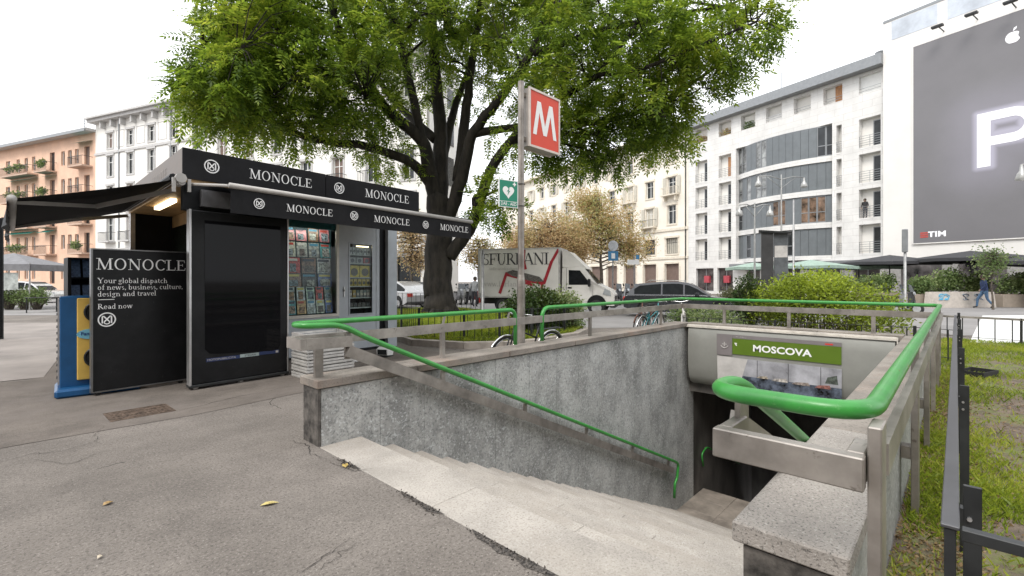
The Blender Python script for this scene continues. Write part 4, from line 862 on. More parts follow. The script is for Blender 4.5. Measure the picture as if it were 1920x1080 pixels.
small_tree('autumn tree with brown and green leaves behind the box truck cab', S(1128, 40), 8.6, .2, sm_(0, [(0, 0, 6.2, 3.3, 3.3, 2.4, 5), (2.0, -1.5, 4.4, 2.1, 2.1, 1.6, 2.4), (-.8, .8, 8.2, 1.9, 1.9, 1.2, 1.6), (-1.9, 1.7, 4.8, 2.0, 2.0, 1.7, 2)]), 2100, .18, m_leafC, 'autumn trees along the street')
small_tree('rust brown autumn tree above the rear of the box truck', S(1032, 38), 7.0, .17, sm_(0, [(0, 0, 5.0, 2.8, 2.8, 2.2, 4), (1.6, -1.4, 4.2, 1.9, 1.9, 1.5, 2), (-1.7, 1.7, 4.4, 1.9, 1.9, 1.5, 2)]), 1900, .17, m_leafB, 'autumn trees along the street')
small_tree('thin autumn tree seen between the kiosk and the big trunk', S(772, 30), 6.2, .12, sm_(0, [(0, 0, 4.4, 1.5, 1.5, 1.6, 3), (.2, -.2, 2.9, 1.2, 1.2, .9, 1.4)]), 420, .14, m_leafB, 'autumn trees along the street')
small_tree('thin green and yellow tree right behind the big trunk', S(898, 33), 5.0, .1, sm_(0, [(0, 0, 3.4, 1.4, 1.4, 1.3, 2)]), 380, .14, m_leafC, 'autumn trees along the street')
small_tree('small tree standing among the cafe planters at the picture edge', S(1862, 25), 3.3, .06, sm_(0, [(0, 0, 2.5, .7, .7, .8, 2)]), 150, .12, m_leafF, None)
# shrubs behind the entrance
shrub('dark laurel bush behind the metro pole', (10.0, 8.55), sm_(0, [(0, 0, .75, 1.0, .6, .62, 3), (.5, -.2, .6, .8, .5, .55, 1)]), 950, .11, m_leafD)
shrub('light green shrub beside the dark bush behind the metro pole', (11.2, 8.35), sm_(0, [(0, 0, .6, .6, .5, .68, 2)]), 420, .1, m_leafF)
shrub('lime yellow shrub mound behind the MOSCOVA entrance', (14.2, 2.55), sm_(0, [(0, 0, .95, 1.1, 1.25, .85, 4), (-.4, -1.1, .7, .9, .8, .75, 2), (.3, 1.2, .8, .9, .7, .7, 2), (0, .2, 1.3, .7, 1.0, .5, 2)]), 2300, .10, m_leafE, wide=.42)
shrub('dark green pointed shrub next to the lime yellow mound', (14.4, 4.35), sm_(0, [(0, 0, .9, .42, .42, .85, 2)]), 620, .08, m_leafD)
shrub('low clipped green shrub beside the parked dark estate car', (13.2, 4.9), sm_(0, [(0, 0, .4, .7, .9, .45, 2), (.2, .9, .4, .5, .5, .4, 1)]), 700, .08, m_leafF)
shrub('low olive hedge at the kerb behind the dark estate car', S(1390, 24), sm_(0, [(0, 0, .6, 2.0, 1.0, .6, 2)]), 700, .13, m_leafG)
# ------------------------------------------------------------------ planted bed with kerb, low fences
def offset_in(poly, k):
    c = (sum(p[0] for p in poly)/len(poly), sum(p[1] for p in poly)/len(poly)); o = []
    for x, y in poly: L = math.hypot(x-c[0], y-c[1]); o.append((x - (x-c[0])/L*k, y - (y-c[1])/L*k))
    return o
BIN = offset_in(BED, .22); bed_k = thing('bed_kerb', 'low pale stone kerb round the planted tree bed', 'kerb')
m_grassb = mat('bed_soil', (.1, .13, .03), .95, var=.4, scale=3, bump=.5, bscale=40)
for i in range(len(BED)):
    a, c, d, e = BED[i], BED[(i+1) % len(BED)], BIN[(i+1) % len(BED)], BIN[i]
    L = math.hypot(c[0]-a[0], c[1]-a[1]); n = max(1, round(L/1.0))
    for k in range(n):
        f = lambda p, q, u: (p[0] + (q[0]-p[0])*u, p[1] + (q[1]-p[1])*u); u0, u1 = k/n + .004, (k+1)/n - .004
        MB().slab([f(a, c, u0), f(a, c, u1), f(e, d, u1), f(e, d, u0)], 0, .15 + random.uniform(-.004, .004)).build('kerb_stone', m_kerb, bed_k)
sheet('bed_soil', BIN, .11, m_grassb)
def fence(label, pts, h, sp, z0=0.0, pr=.009, rail=(.03, .01), top=.0, mt=None, top_m=None, post_every=1.9, name='iron_fence'):
    t = thing(name, label, 'fence', (pts[0][0], pts[0][1], z0)); mt = mt or m_iron; ox, oy = pts[0]
    pk = MB().cyl(0, 0, .03, h, pr, n=6).mesh('picket', mt); ps = MB().box(-.022, -.022, -.05, .022, .022, h + .03).mesh('post', mt)
    for (x0, y0), (x1, y1) in zip(pts[:-1], pts[1:]):
        x0 -= ox; x1 -= ox; y0 -= oy; y1 -= oy; L = math.hypot(x1-x0, y1-y0); an = math.atan2(y1-y0, x1-x0)
        MB().beam((x0, y0, h), (x1, y1, h), rail[0] if not top else top, rail[1] if not top else .05).build('top_rail', top_m or mt, t); MB().beam((x0, y0, .09), (x1, y1, .09), rail[0], rail[1]).build('bottom_rail', mt, t)
        n = max(2, int(L/sp))
        for k in range(n): put('picket', pk, t, (x0 + (x1-x0)*(k+.5)/n, y0 + (y1-y0)*(k+.5)/n, 0))
        n2 = max(1, round(L/post_every))
        for k in range(n2 + 1): put('fence_post', ps, t, (x0 + (x1-x0)*k/n2, y0 + (y1-y0)*k/n2, 0), an)
    return t
BF = offset_in(BED, .5)
fence('low black iron fence round the tree bed behind the metro pole', [BF[13], BF[0], BF[1], BF[2], BF[3], BF[4], BF[5], BF[6], BF[7]], .74, .16, .1)
fence('low black iron fence behind the lime yellow shrub entrance side', [(11.6, 5.6), (11.9, 3.0), (12.3, .6), (12.1, -.05)], .62, .24, 0, .011)
fence('low fence with broad pale top rail at the far end of the lawn', [G(1762, 634), G(1915, 646), G(2300, 668)], .60, .30, 0, .012, top=.11, top_m=m_steel)
fence('black iron fence at the road edge behind the big trunk', [S(742, 22.5), S(905, 22.0)], .95, .22, 0, .011)
# grey-black flat bar fence beside the camera
ff = thing('flat_bar_fence', 'dark grey flat bar fence beside the grass strip', 'fence', (1.70, .012, 0)); m_fgrey = mat('fence_grey', (.10, .10, .105), .35, .5, var=.12, scale=5)
MB().bbox(0, -.019, .893, 10.4, .019, .903, .002).build('top_bar', m_fgrey, ff); MB().bbox(.0, -.3 - 3, .87, .03, -.022, .90, .002).build('return_bar', m_iron, ff)
MB().bbox(.03, -.012, .14, 10.4, -.004, .18, .002).build('bottom_bar', m_iron, ff)
MB().bbox(.005, -.012, 0, .03, .012, .892, .002).build('post', m_iron, ff)
for x in (.2, 2.0, 4.05, 6.2, 8.3, 10.3):
    p = MB().bbox(x, -.066, 0, x + .012, -.026, .955, .002).build('post', m_iron, ff); MB().disc((x - .004, -.04, .86), (1, 0, 0), .006, .008, 8).disc((x - .004, -.04, .82), (1, 0, 0), .006, .008, 8).build('bolt', m_alu, p)
    MB().box(x - .02, -.027, .85, x + .012, -.02, .892).build('bracket', m_iron, p)
for x in (1.0, 3.0, 5.1, 7.2, 9.3): MB().bbox(x, -.005, .18, x + .03, .003, .892, .002).build('bar', m_iron, ff)
# ------------------------------------------------------------------ lawn strip
LAWN = [(1.62, .268), (10.36, .268), (10.36, .29), (12.2, .29), (17.0, .35), G(1915, 646), G(2300, 668), (9, -9), (1.62, -9)]
m_lawn = mat('lawn_soil', (.15, .115, .085), .95, var=.25, scale=6, bump=.8, bscale=50, detail=8); speckle(m_lawn, .85, 1.1, (.13, .165, .03), (.47, .58)); speckle(m_lawn, .5, 30, (.3, .25, .18), (.62, .7)); speckle(m_lawn, .6, 60, (.06, .05, .035), (.55, .65))
sheet('lawn', LAWN, .006, m_lawn)
def patch(x, y): return .5 + .28*np.sin(x*1.3 + 1.1)*np.cos(y*1.9 + .4) + .25*np.sin(x*3.1 + y*2.3) + .15*np.sin(x*6.7 - y*5.1) - .75*np.exp(-((y + .62)/.45)**2) - .2 + .05*x - .3*(y + .8)*(y < -.8)
def grass(name, label, xs, ys, n, hmin, hmax, m, mask=None, zb=.0, full=False):
    x = rng.uniform(*xs, n); y = rng.uniform(*ys, n); k = rng.uniform(0, 1, n) < (np.clip(patch(x, y), .05, 1) if not full else 1)
    if mask is not None: k &= mask(x, y)
    x, y = x[k], y[k]; n = len(x); h = rng.uniform(hmin, hmax, n); a = rng.uniform(0, 2*np.pi, n); w = rng.uniform(.003, .007, n)
    bx, by = np.cos(a)*w, np.sin(a)*w; lx, ly = rng.normal(0, .5, n)*h, rng.normal(0, .5, n)*h; z0 = np.full(n, zb)
    V = np.stack([np.stack([x-bx, y-by, z0], 1), np.stack([x+bx, y+by, z0], 1), np.stack([x+bx*.6+lx*.4, y+by*.6+ly*.4, z0+h*.6], 1), np.stack([x+lx, y+ly, z0+h], 1)], 1)
    return quads(name, V, m, label=label, cat='grass', kind='stuff')
m_gr = leafmat('grass_blades', [(.08, .12, .015), (.14, .2, .02), (.24, .31, .03), (.34, .38, .05), (.36, .32, .11)], .4)
grass('grass', 'patchy short grass on the strip and lawn beside the entrance', (1.65, 6.5), (-2.6, .25), 150000, .02, .06, m_gr)
grass('grass', 'lawn grass towards the far low fence', (6.5, 16.9), (-4.5, .25), 90000, .03, .085, m_gr, lambda x, y: (y < .25) & ((x < 14) | (y > -3)))
from mathutils import geometry as _g
def inb(x, y): 
    o = np.zeros(len(x), bool); P_ = BIN; j = len(P_) - 1
    for i in range(len(P_)):
        xi, yi = P_[i]; xj, yj = P_[j]; c = ((yi > y) != (yj > y)) & (x < (xj-xi)*(y-yi)/(yj-yi+1e-9) + xi); o ^= c; j = i
    return o
grass('grass', 'green grass growing in the tree bed behind the kiosk', (6.4, 15.5), (7.2, 19.5), 110000, .05, .16, m_gr, inb, .11, True)
m_lit = leafmat('leaf_litter', [(.1, .06, .035), (.16, .1, .055), (.26, .18, .09), (.2, .15, .06), (.08, .05, .03)], .1)
n = 14000; x = rng.uniform(1.7, 10.3, n); y = np.where(rng.uniform(0, 1, n) < .6, rng.uniform(-.12, .26, n), rng.uniform(-1.6, .26, n)); Pp = np.stack([x, y, rng.uniform(.008, .02, n)], 1); dd = rdir(n); dd[:, 2] *= .25
quads('leaf_litter', blades(Pp, dd, rng.uniform(.012, .04, n), rng.uniform(.008, .02, n)), m_lit, label='small dry leaves scattered on the bare strip', cat='leaves', kind='stuff')
# loose crumbs of asphalt along the broken edge of the top step
n = 420; x = 1.965 - np.abs(rng.normal(0, .035, n)); y = np.concatenate([rng.normal(3.72, .1, n//3), rng.normal(2.75, .16, n//3), rng.normal(1.85, .22, n - 2*(n//3))]); Pp = np.stack([x, y, rng.uniform(.002, .01, n)], 1)
quads('asphalt_crumbs', blades(Pp, rdir(n, -.2), rng.uniform(.006, .02, n), rng.uniform(.006, .016, n)), mat('crumb', (.12, .105, .09), .95, var=.5, scale=60), label='crumbled dark asphalt along the edge of the top step', cat='rubble', kind='stuff')
for (cy, w, hh) in ((3.72, .16, .05), (2.72, .26, .06), (1.8, .4, .075)):
    pts = [(1.966, cy + w)] + [(1.966 - hh*random.uniform(.5, 1.1)*(1 - (2*i/8 - 1)**4), cy + w - 2*w*i/8) for i in range(9)] + [(1.966, cy - w)]
    sheet('broken_edge', pts, .0035, mat('broken_asphalt', (.1, .088, .078), .95, var=.5, scale=60, bump=.8, bscale=120))
# a few single fallen leaves
def fallen(px, py, L, w, an, label, c, z=.004):
    x, y = G(px, py); b = MB(); P = [(0, 0), (.3, .5), (.65, .42), (1, 0), (.65, -.4), (.3, -.48)]
    b.add([(p*L, q*w, .003 + .012*math.sin(p*3.1)*(1 if q else .3)) for p, q in P], [(0, 5, 4, 3, 2, 1)]); return b.build('fallen_leaf', mat('fl%d' % int(c[0]*100 + c[1]*1000), c, .6, var=.2, scale=40), None, loc=(x, y, z), rz=an, label=label, cat='leaf', group='single leaves on the asphalt')
fallen(487, 950, .12, .045, yaw(1, .45), 'long pale yellow leaf lying on the asphalt', (.55, .45, .17))
fallen(192, 950, .07, .045, .4, 'small tan leaf on the asphalt at the picture side', (.34, .22, .09)); fallen(648, 878, .09, .05, 1.2, 'yellow crumpled leaf against the top step corner', (.5, .36, .1)); fallen(182, 1050, .03, .03, .4, 'tiny pale scrap on the asphalt near the picture corner', (.6, .52, .4))
fallen(1490, 664, .07, .04, 2.2, 'yellow leaf lying on the lintel trim', (.6, .5, .08)) if False else None

tr = thing('plastic_tray', 'shallow black plastic tray lying on the lawn by the fence', 'tray', (*G(1832, 706), .008), R(-20))
MB().bbox(-.26, -.16, 0, .26, .16, .02, .008).build('bottom', m_rubber, tr)
MB().box(-.26, -.17, .0, .26, -.155, .1).box(-.26, .155, 0, .26, .17, .1).box(-.275, -.17, 0, -.26, .17, .1).box(.26, -.17, 0, .275, .17, .1).build('rim', m_rubber, tr)
# ================================================================== vehicles and cycles
def wheel(name, parent, x, y, r, w, m_rim=None):
    t = MB(); prof = [(r*.62, -w/2), (r*.93, -w/2), (r, -w*.3), (r, w*.3), (r*.93, w/2), (r*.62, w/2)]; n = 24
    V = [(pr*math.cos(2*math.pi*j/n), pz, pr*math.sin(2*math.pi*j/n)) for pr, pz in prof for j in range(n)]
    t.add(V, [(i*n+j, i*n+(j+1) % n, (i+1)*n+(j+1) % n, (i+1)*n+j) for i in range(len(prof)-1) for j in range(n)])
    o = t.build(name, m_rubber, parent, True, loc=(x, y, r)); rm = MB().disc((0, 0, 0), (0, 1, 0), r*.63, w*.8, 20)
    for k in range(5): a = k*2*math.pi/5; rm.beam((0, 0, 0), (r*.6*math.cos(a), 0, r*.6*math.sin(a)), r*.16, w*.92, (0, 1, 0))
    rm.build('rim', m_rim or m_alu, o); return o
m_cglass0 = mat('cab_glass', (.012, .014, .016), .06, var=.2, spec=.25)
def truck():
    t = thing('box_truck', 'white box truck with FURLANI lettering and a painted red chair', 'truck', (*S(1029, 22.3), 0), yaw(1, -.30)); Xr, Xf = -3.15, .72
    m_tw = mat('truck_white', (.66, .64, .6), .35, var=.05, scale=1.2)
    MB().bbox(Xr, -1.05, .78, Xf, 1.05, 3.02, .03).build('cargo_box', m_tw, t)
    MB().box(Xr - .01, -1.065, 2.97, Xf + .01, 1.065, 3.035).box(Xr - .01, -1.065, .76, Xf + .01, 1.065, .83).box(Xr - .012, -1.066, .83, Xr + .05, 1.066, 2.97).box(Xf - .05, -1.066, .83, Xf + .012, 1.066, 2.97).build('box_edging', mat('edging', (.5, .49, .47), .4, .3), t)
    MB().box(Xr, -.5, .45, 1.2, .5, .72).build('chassis', m_iron, t)
    prof = [(.80, .45), (.80, 2.12), (1.15, 2.22), (1.75, 2.16), (2.35, 1.42), (2.95, 1.12), (3.1, .92), (3.12, .45)]
    cabm = MB(); 
    for s, y in ((0, 0),):
        k = len(prof); lo = [(x, -.98 if z < 1.45 else -.86, z) for x, z in prof]; hi = [(x, -y_, z) for x, y_, z in lo]
        cabm.add(lo + hi, [tuple(range(k)), tuple(range(2*k-1, k-1, -1))] + [(i, i+k, (i+1) % k + k, (i+1) % k) for i in range(k)])
    cabm.build('cab', m_tw, t)
    MB().add([(.82, -.9, 2.16), (.82, .9, 2.16), (.82, .9, 2.92), (.82, -.9, 2.92), (1.95, -.82, 2.06), (1.95, .82, 2.06), (1.1, -.82, 2.86), (1.1, .82, 2.86)], [(0, 4, 6, 3), (1, 2, 7, 5), (4, 5, 7, 6), (6, 7, 2, 3), (0, 1, 5, 4), (0, 3, 2, 1)]).build('wind_deflector', m_tw, t)
    for s in (-1, 1):
        d = MB().prism([(1.02, .62), (1.02, 2.08), (1.62, 2.06), (2.16, 1.46), (2.16, .62)], s*.985, s*.99).build('door', m_tw, t)
        MB().prism([(1.12, 1.36), (1.12, 2.02), (1.62, 2.0), (2.12, 1.36)], s*.991, s*.998).build('side_window', m_cglass0, d); MB().prism([(1.01, .6), (1.01, 2.1), (1.025, 2.1), (1.025, .6)], s*.991, s*.9935).build('door_seam', m_black, d); MB().box(1.08, s*.99, 1.2, 1.26, s*1.01, 1.26).build('handle', m_black, d)
        MB().bbox(2.0, s*1.02, 1.28, 2.1, s*1.28, 1.62, .02).build('mirror', m_black, t)
        MB().prism([(2.62, .96), (2.98, .86), (2.94, 1.1), (2.7, 1.2)], s*.9, s*1.0).build('headlight', mat('headlamp', (.5, .52, .54), .1, .3), t)
        for x in (-1.95, 2.35):
            MB().disc((x, s*.97, .5), (0, 1, 0), .42, .06, 20).build('wheel_arch', m_black, t); wheel('wheel', t, x, s*.93, .35, .22)
        MB().box(Xr, s*1.0, .5, Xr + .06, s*.8, .72).build('tail_lamp', m_red, t)
        MB().box(-2.5 if 0 else -1.4, s*.98, .45, .6, s*1.0, .72).build('side_guard', m_alu, t)
    MB().add([(1.80, -.78, 2.1), (1.80, .78, 2.1), (2.40, .86, 1.42), (2.40, -.86, 1.42)], [(0, 3, 2, 1)]).build('windscreen', m_cglass0, t)
    MB().bbox(2.9, -.96, .36, 3.2, .96, .66, .05).build('bumper', mat('bumper_grey', (.06, .06, .065), .5), t); MB().box(3.12, -.5, .7, 3.135, .5, .86).build('grille', m_black, t)
    for s in (-1, 1): MB().tube([(2.42, s*.4, 1.43), (2.1, s*.1, 1.77)], .01, 5).build('wiper', m_black, t)
    # lettering and chair on the side towards the viewer
    y = -1.058; b = MB(); serif(b, 'SFURLANI', (-3.02 + .05, y, 2.28), (1, 0, 0), (0, 0, 1), .53, -.1); b.build('lettering', m_dkprint, t)
    b = MB(); serif(b, 'sedie tavoli poltrone', (-2.6, y, 2.04), (1, 0, 0), (0, 0, 1), .13); b.build('lettering', m_letdim, t); b = MB(); serif(b, 'www.furlani', (-2.95, y, 1.28), (1, 0, 0), (0, 0, 1), .26); b.build('lettering', m_letdim, t)
    m_cred = mat('chair_red', (.34, .012, .025), .4, var=.1)
    c = MB(); k = [0]
    def bar_(x0, z0, x1, z1, w):
        k[0] += 1; yy = y - .004 - k[0]*.0012; dx, dz = x1-x0, z1-z0; L = math.hypot(dx, dz); nx, nz = -dz/L*w/2, dx/L*w/2
        c.add([(x0+nx, yy, z0+nz), (x0-nx, yy, z0-nz), (x1-nx, yy, z1-nz), (x1+nx, yy, z1+nz)], [(0, 1, 2, 3)])
    bar_(.68, 2.96, .36, 2.4, .12); bar_(.36, 2.42, .0, 1.4, .14); bar_(-.92, 2.96, -.96, 2.45, .14); bar_(-.96, 2.47, -.85, 2.06, .14); bar_(-1.8, 1.86, -.05, 1.42, .17); bar_(-1.75, 1.92, -2.1, .95, .13); bar_(-.05, 1.46, -.1, 1.2, .12); bar_(-1.2, 1.6, -.5, 1.38, .2)
    c.build('painted_chair', m_cred, t)
    MB().add([(-1.78, y - .018, 1.94), (-1.45, y - .018, 2.04), (-.2, y - .018, 1.72), (.02, y - .018, 1.5), (-.5, y - .018, 1.5), (-1.5, y - .018, 1.76)], [(0, 5, 4, 3, 2, 1)]).build('painted_seat', mat('seat_print', (.12, .11, .1), .5, var=.6, scale=30), t)
    return t
truck()
m_cglass = mat('car_glass', (.012, .015, .016), .06, var=.2, spec=.1)
def car(label, loc, rz, paint, estate=True, name='parked_car', L=4.6):
    t = thing(name, label, 'car', (*loc, 0), rz); h = L/2; m_p = mat('paint_' + paint[0], paint[1], .25, .3, var=.04, coat=.6)
    pr = [(-h, .42), (-h - .02, .75), (-h + .08, .92), (h*.38, .94), (h*.88, .78), (h, .6), (h, .38), (h*.7, .24), (-h*.8, .24)]
    b = MB(); k = len(pr)
    for y, sc in ((-.88, .94), (-.8, 1), (.8, 1), (.88, .94)): b.v += [(x, y, .24 + (z - .24)*(.97 if sc < 1 else 1)) for x, z in pr]
    for r in range(3): 
        for i in range(k): b.f.append((r*k+i, (r+1)*k+i, (r+1)*k+(i+1) % k, r*k+(i+1) % k)); b.m.append(0)
    b.f += [tuple(range(k)), tuple(range(4*k-1, 3*k-1, -1))]; b.m += [0, 0]; sm(b.build('body', m_p, t), 30)
    roof = [(-h + .1, .9), (-h + .3 if estate else -h + .45, 1.2), (-h + .62 if estate else -h*.5, 1.42), (-h*.35, 1.5), (-.1, 1.51), (.3, 1.45), (.68, 1.27), (h*.5, .93)]
    def rz_(x):
        for (xa, za), (xc, zc) in zip(roof[:-1], roof[1:]):
            if xa <= x <= xc: return za + (zc - za)*(x - xa)/(xc - xa)
        return .9
    b = MB(); k = len(roof); b.add([(x, -.78 + max(0, (z-.9))*.28, z) for x, z in roof] + [(x, .78 - max(0, (z-.9))*.28, z) for x, z in roof], [tuple(range(k)), tuple(range(2*k-1, k-1, -1))] + [(i, i+k, (i+1) % k + k, (i+1) % k) for i in range(k)]); sm(b.build('cabin', m_p, t), 30)
    for s in (-1, 1):
        f = lambda x, z: (x, s*(.787 - max(0, z-.9)*.28), z)
        for a, c in ((-h + .42, -.78), (-.72, .1), (.16, h*.44)):
            xs_ = [a + (c - a)*k/5 for k in range(6)]; P = [f(x, .97) for x in xs_] + [f(x, max(.98, rz_(x) - .09)) for x in reversed(xs_)]
            MB().add(P, [tuple(range(len(P))) if s < 0 else tuple(range(len(P)-1, -1, -1))]).build('side_window', m_cglass, t)
        MB().prism([(h - .28, .62), (h - .04, .58), (h - .1, .74), (h - .4, .8)], s*.7, s*.86).build('headlight', mat('headlamp', (.5, .52, .54), .1, .3), t); MB().box(-h - .03, s*.55, .68, -h + .12, s*.87, .86).build('tail_lamp', m_red, t)
        MB().bbox(.55, s*.86, .92, .72, s*1.0, 1.06, .02).build('mirror', m_p, t)
        for x in (-h*.6, h*.64): MB().disc((x, s*.86, .36), (0, 1, 0), .37, .06, 20).build('wheel_arch', m_black, t); wheel('wheel', t, x, s*.83, .31, .2)
        if estate: MB().tube([(-h*.6, s*.6, 1.5), (-h*.55, s*.6, 1.56), (.1, s*.6, 1.55), (.15, s*.6, 1.5)], .015, 6).build('roof_bar', m_alu, t)
        for x in (-.68, .26): MB().box(x, s*.883, .45, x + .008, s*.886, .92).build('door_seam', m_black, t)
    f0, f1 = (-h + .15, .95), (-h + .42, 1.42); MB().add([(h*.49, -.7, .97), (h*.49, .7, .97), (.36, .58, 1.42), (.36, -.58, 1.42)], [(0, 1, 2, 3)]).build('windscreen', m_cglass, t)
    for o in (t.children[-1],): o.location = (.03, 0, .02)
    return t
car('dark estate car parked behind the entrance railing', S(1278, 20.2), yaw(1, -.42), ('anthracite', (.045, .048, .055)))
car('silver car half hidden between the kiosk and the big trunk', S(748, 27), yaw(-.75, .7), ('silver', (.5, .5, .5)), False, L=4.2)
car('dark car parked nose out behind the big trunk', S(775, 30.5), yaw(1, -.4), ('black', (.025, .025, .03)), False, L=4.2)
car('pale car parked far behind the vending machine', S(60, 33), yaw(1, .1), ('greywhite', (.55, .55, .55)), False, L=4.2)
def bicycle(label, loc, rz, col, fender=None, tilt=4):
    t = thing('bicycle', label, 'bicycle', (*loc, 0), rz); t.rotation_euler = (R(tilt), 0, rz); mf = mat('bike_' + col[0], col[1], .35, .2, var=.1)
    for x, nm in ((-.53, 'wheel'), (.53, 'wheel')):
        w = MB().tube(arc((0, 0, 0), .325, 0, 360, 28, 'xz')[:-1], .017, 6, True).build(nm, m_rubber, t, True, loc=(x, 0, .345)); MB().tube(arc((0, 0, 0), .30, 0, 360, 28, 'xz')[:-1], .008, 5, True).build('rim', m_chrome, w, True)
        b = MB()
        for k in range(14): a = k*2*math.pi/14; b.tube([(0, .012*(-1)**k, 0), (.3*math.cos(a), 0, .3*math.sin(a))], .0018, 3, caps=False)
        b.disc((0, 0, 0), (0, 1, 0), .022, .07, 8); b.build('spokes', m_chrome, w)
        MB().tube(arc((x, 0, .345), .36, 10 if x < 0 else 25, 175, 14, 'xz'), .016, 5).build('mudguard', fender or mf, t, True)
    f = MB(); f.tube([(-.53, .05, .345), (-.08, .02, .30), (.40, 0, .72)], .017, 6).tube([(-.08, 0, .30), (-.22, 0, .86)], .016, 6).tube([(-.53, .05, .345), (-.2, .02, .72)], .011, 5).tube([(-.53, -.05, .345), (-.2, -.02, .72)], .011, 5).tube([(-.53, -.05, .345), (-.08, -.02, .30)], .011, 5).tube([(-.18, 0, .6), (.38, 0, .80)], .015, 6)
    f.tube([(.53, .04, .345), (.43, .03, .66), (.36, 0, .98)], .014, 6).tube([(.53, -.04, .345), (.43, -.03, .66)], .012, 6); f.build('frame', mf, t, True)
    MB().tube(fillet([(.18, -.29, 1.02), (.34, -.22, 1.05), (.36, 0, 1.0), (.34, .22, 1.05), (.18, .29, 1.02)], .1, 4), .011, 6).build('handlebar', m_chrome, t, True)
    for s in (-1, 1): MB().tube([(.26, s*.262, 1.035), (.15, s*.30, 1.012)], .016, 6).build('grip', m_rubber, t)
    MB().add([(-.36, -.08, .93), (-.36, .08, .93), (-.08, .03, .92), (-.08, -.03, .92), (-.34, -.06, .86), (-.34, .06, .86), (-.1, .02, .87), (-.1, -.02, .87)], [(0, 1, 2, 3), (7, 6, 5, 4), (0, 3, 7, 4), (3, 2, 6, 7), (2, 1, 5, 6), (1, 0, 4, 5)]).build('saddle', m_rubber, t)
    MB().disc((-.08, .05, .30), (0, 1, 0), .09, .01, 18).build('chainring', m_chrome, t); MB().beam((-.08, .08, .30), (.04, .08, .18), .015, .015).beam((.0, .1, .18), (.08, .16, .18), .03, .02).beam((-.08, -.06, .30), (-.2, -.06, .42), .015, .015).build('crank', m_iron, t)
    MB().tube([(-.2, .0, .74), (-.75, .05, .74)], .007, 4).tube([(-.2, 0, .74), (-.75, -.05, .74)], .007, 4).tube([(-.7, .05, .74), (-.53, .05, .36)], .006, 4).tube([(-.75, -.05, .74), (-.75, .05, .74)], .006, 4).build('rear_carrier', m_iron, t)
    MB().tube([(-.1, -.02, .28), (-.2, -.22, .01)], .008, 5).build('kick_stand', m_iron, t); return t
bicycle('black bicycle leaning behind the metro pole', (5.80, 5.12), R(178), ('black', (.025, .025, .027)), m_chrome, -5)
bicycle('teal bicycle with chrome mudguards behind the far corner of the stair wall', (11.0, 5.6), R(4), ('teal', (.03, .2, .22)), m_chrome)
bicycle('brown bicycle leaning against the teal one', (11.5, 6.0), R(187), ('brown', (.14, .06, .04)), None, -4)
bicycle('pale grey bicycle parked beside the dark estate car', (12.1, 5.15), R(200), ('pale', (.5, .48, .45)), None, 5)
None and bicycle('dark bicycle among those by the far stair corner', (10.2, 5.55), R(-24), ('dark', (.04, .035, .03)), None, 5)
def scooter(label, loc, rz, col, grp):
    t = thing('scooter', label, 'scooter', (*loc, 0), rz, grp); t.rotation_euler = (R(-6), 0, rz); mf = mat('scoot_' + col[0], col[1], .3, .2, var=.08, coat=.4)
    for x in (-.6, .62): wheel('wheel', t, x, 0, .25, .11, m_alu)
    MB().prism([(-.9, .5), (-.95, .72), (-.2, .72), (-.05, .35), (-.3, .28), (-.55, .45)], -.15, .15).build('body', mf, t); MB().prism([(-.05, .28), (-.05, .35), (.35, .35), (.42, .28)], -.17, .17).build('footboard', m_black, t)
    MB().prism([(.35, .3), (.3, .95), (.42, 1.0), (.5, .6), (.46, .3)], -.19, .19).build('front_shield', mf, t); MB().tube([(.62, 0, .25), (.46, 0, .7), (.36, 0, 1.05)], .035, 6).build('fork', m_iron, t)
    MB().tube([(.3, -.33, 1.06), (.37, 0, 1.03), (.3, .33, 1.06)], .016, 6).build('handlebar', m_black, t); MB().bbox(-.88, -.14, .73, -.1, .14, .84, .03).build('saddle', m_rubber, t)
    for s in (-1, 1): MB().tube([(.34, s*.25, 1.05), (.36, s*.3, 1.25)], .006, 4).disc((.36, s*.32, 1.28), (1, 0, .1), .055, .015, 10).build('mirror', m_black, t)
    MB().disc((.5, 0, .96), (1, 0, .2), .08, .05, 12).build('headlight', mat('headlamp', (.5, .52, .54), .1, .3), t); MB().prism([(.4, 1.0), (.3, 1.35), (.32, 1.36), (.44, 1.02)], -.18, .18).build('windscreen', mat('scoot_screen', (.12, .13, .14), .1), t)
    return t
sc_cols = [('dark', (.03, .03, .033)), ('grey', (.25, .25, .26)), ('white', (.55, .55, .53)), ('red', (.3, .03, .03)), ('blue', (.04, .08, .2))]
for i, px in enumerate((1152, 1168, 1184, 1202, 1222)): scooter('%s scooter in the row before the cream building, %s from the truck' % (sc_cols[[0, 1, 0, 2, 0][i]][0], pos[i]), S(px, 30 + (i % 2)), yaw(.3, -1), sc_cols[[0, 1, 0, 2, 0][i]], 'scooters parked before the cream building')
for i, px in enumerate((858, 868, 879, 889)): scooter('%s scooter between the big trunk and the truck, %s from the trunk' % (sc_cols[[1, 2, 0, 3][i]][0], pos[i]), S(px, 30.5 + (i % 2)*.8), yaw(.4, -1), sc_cols[[1, 2, 0, 3][i]], 'scooters parked behind the big trunk')
scooter('dark scooter parked between the lime shrub and the planters', S(1688, 22), yaw(.5, -.8), sc_cols[0], None); scooter('grey scooter with tall screen beside the dark one near the planters', S(1672, 23), yaw(.6, -.8), sc_cols[1], None)
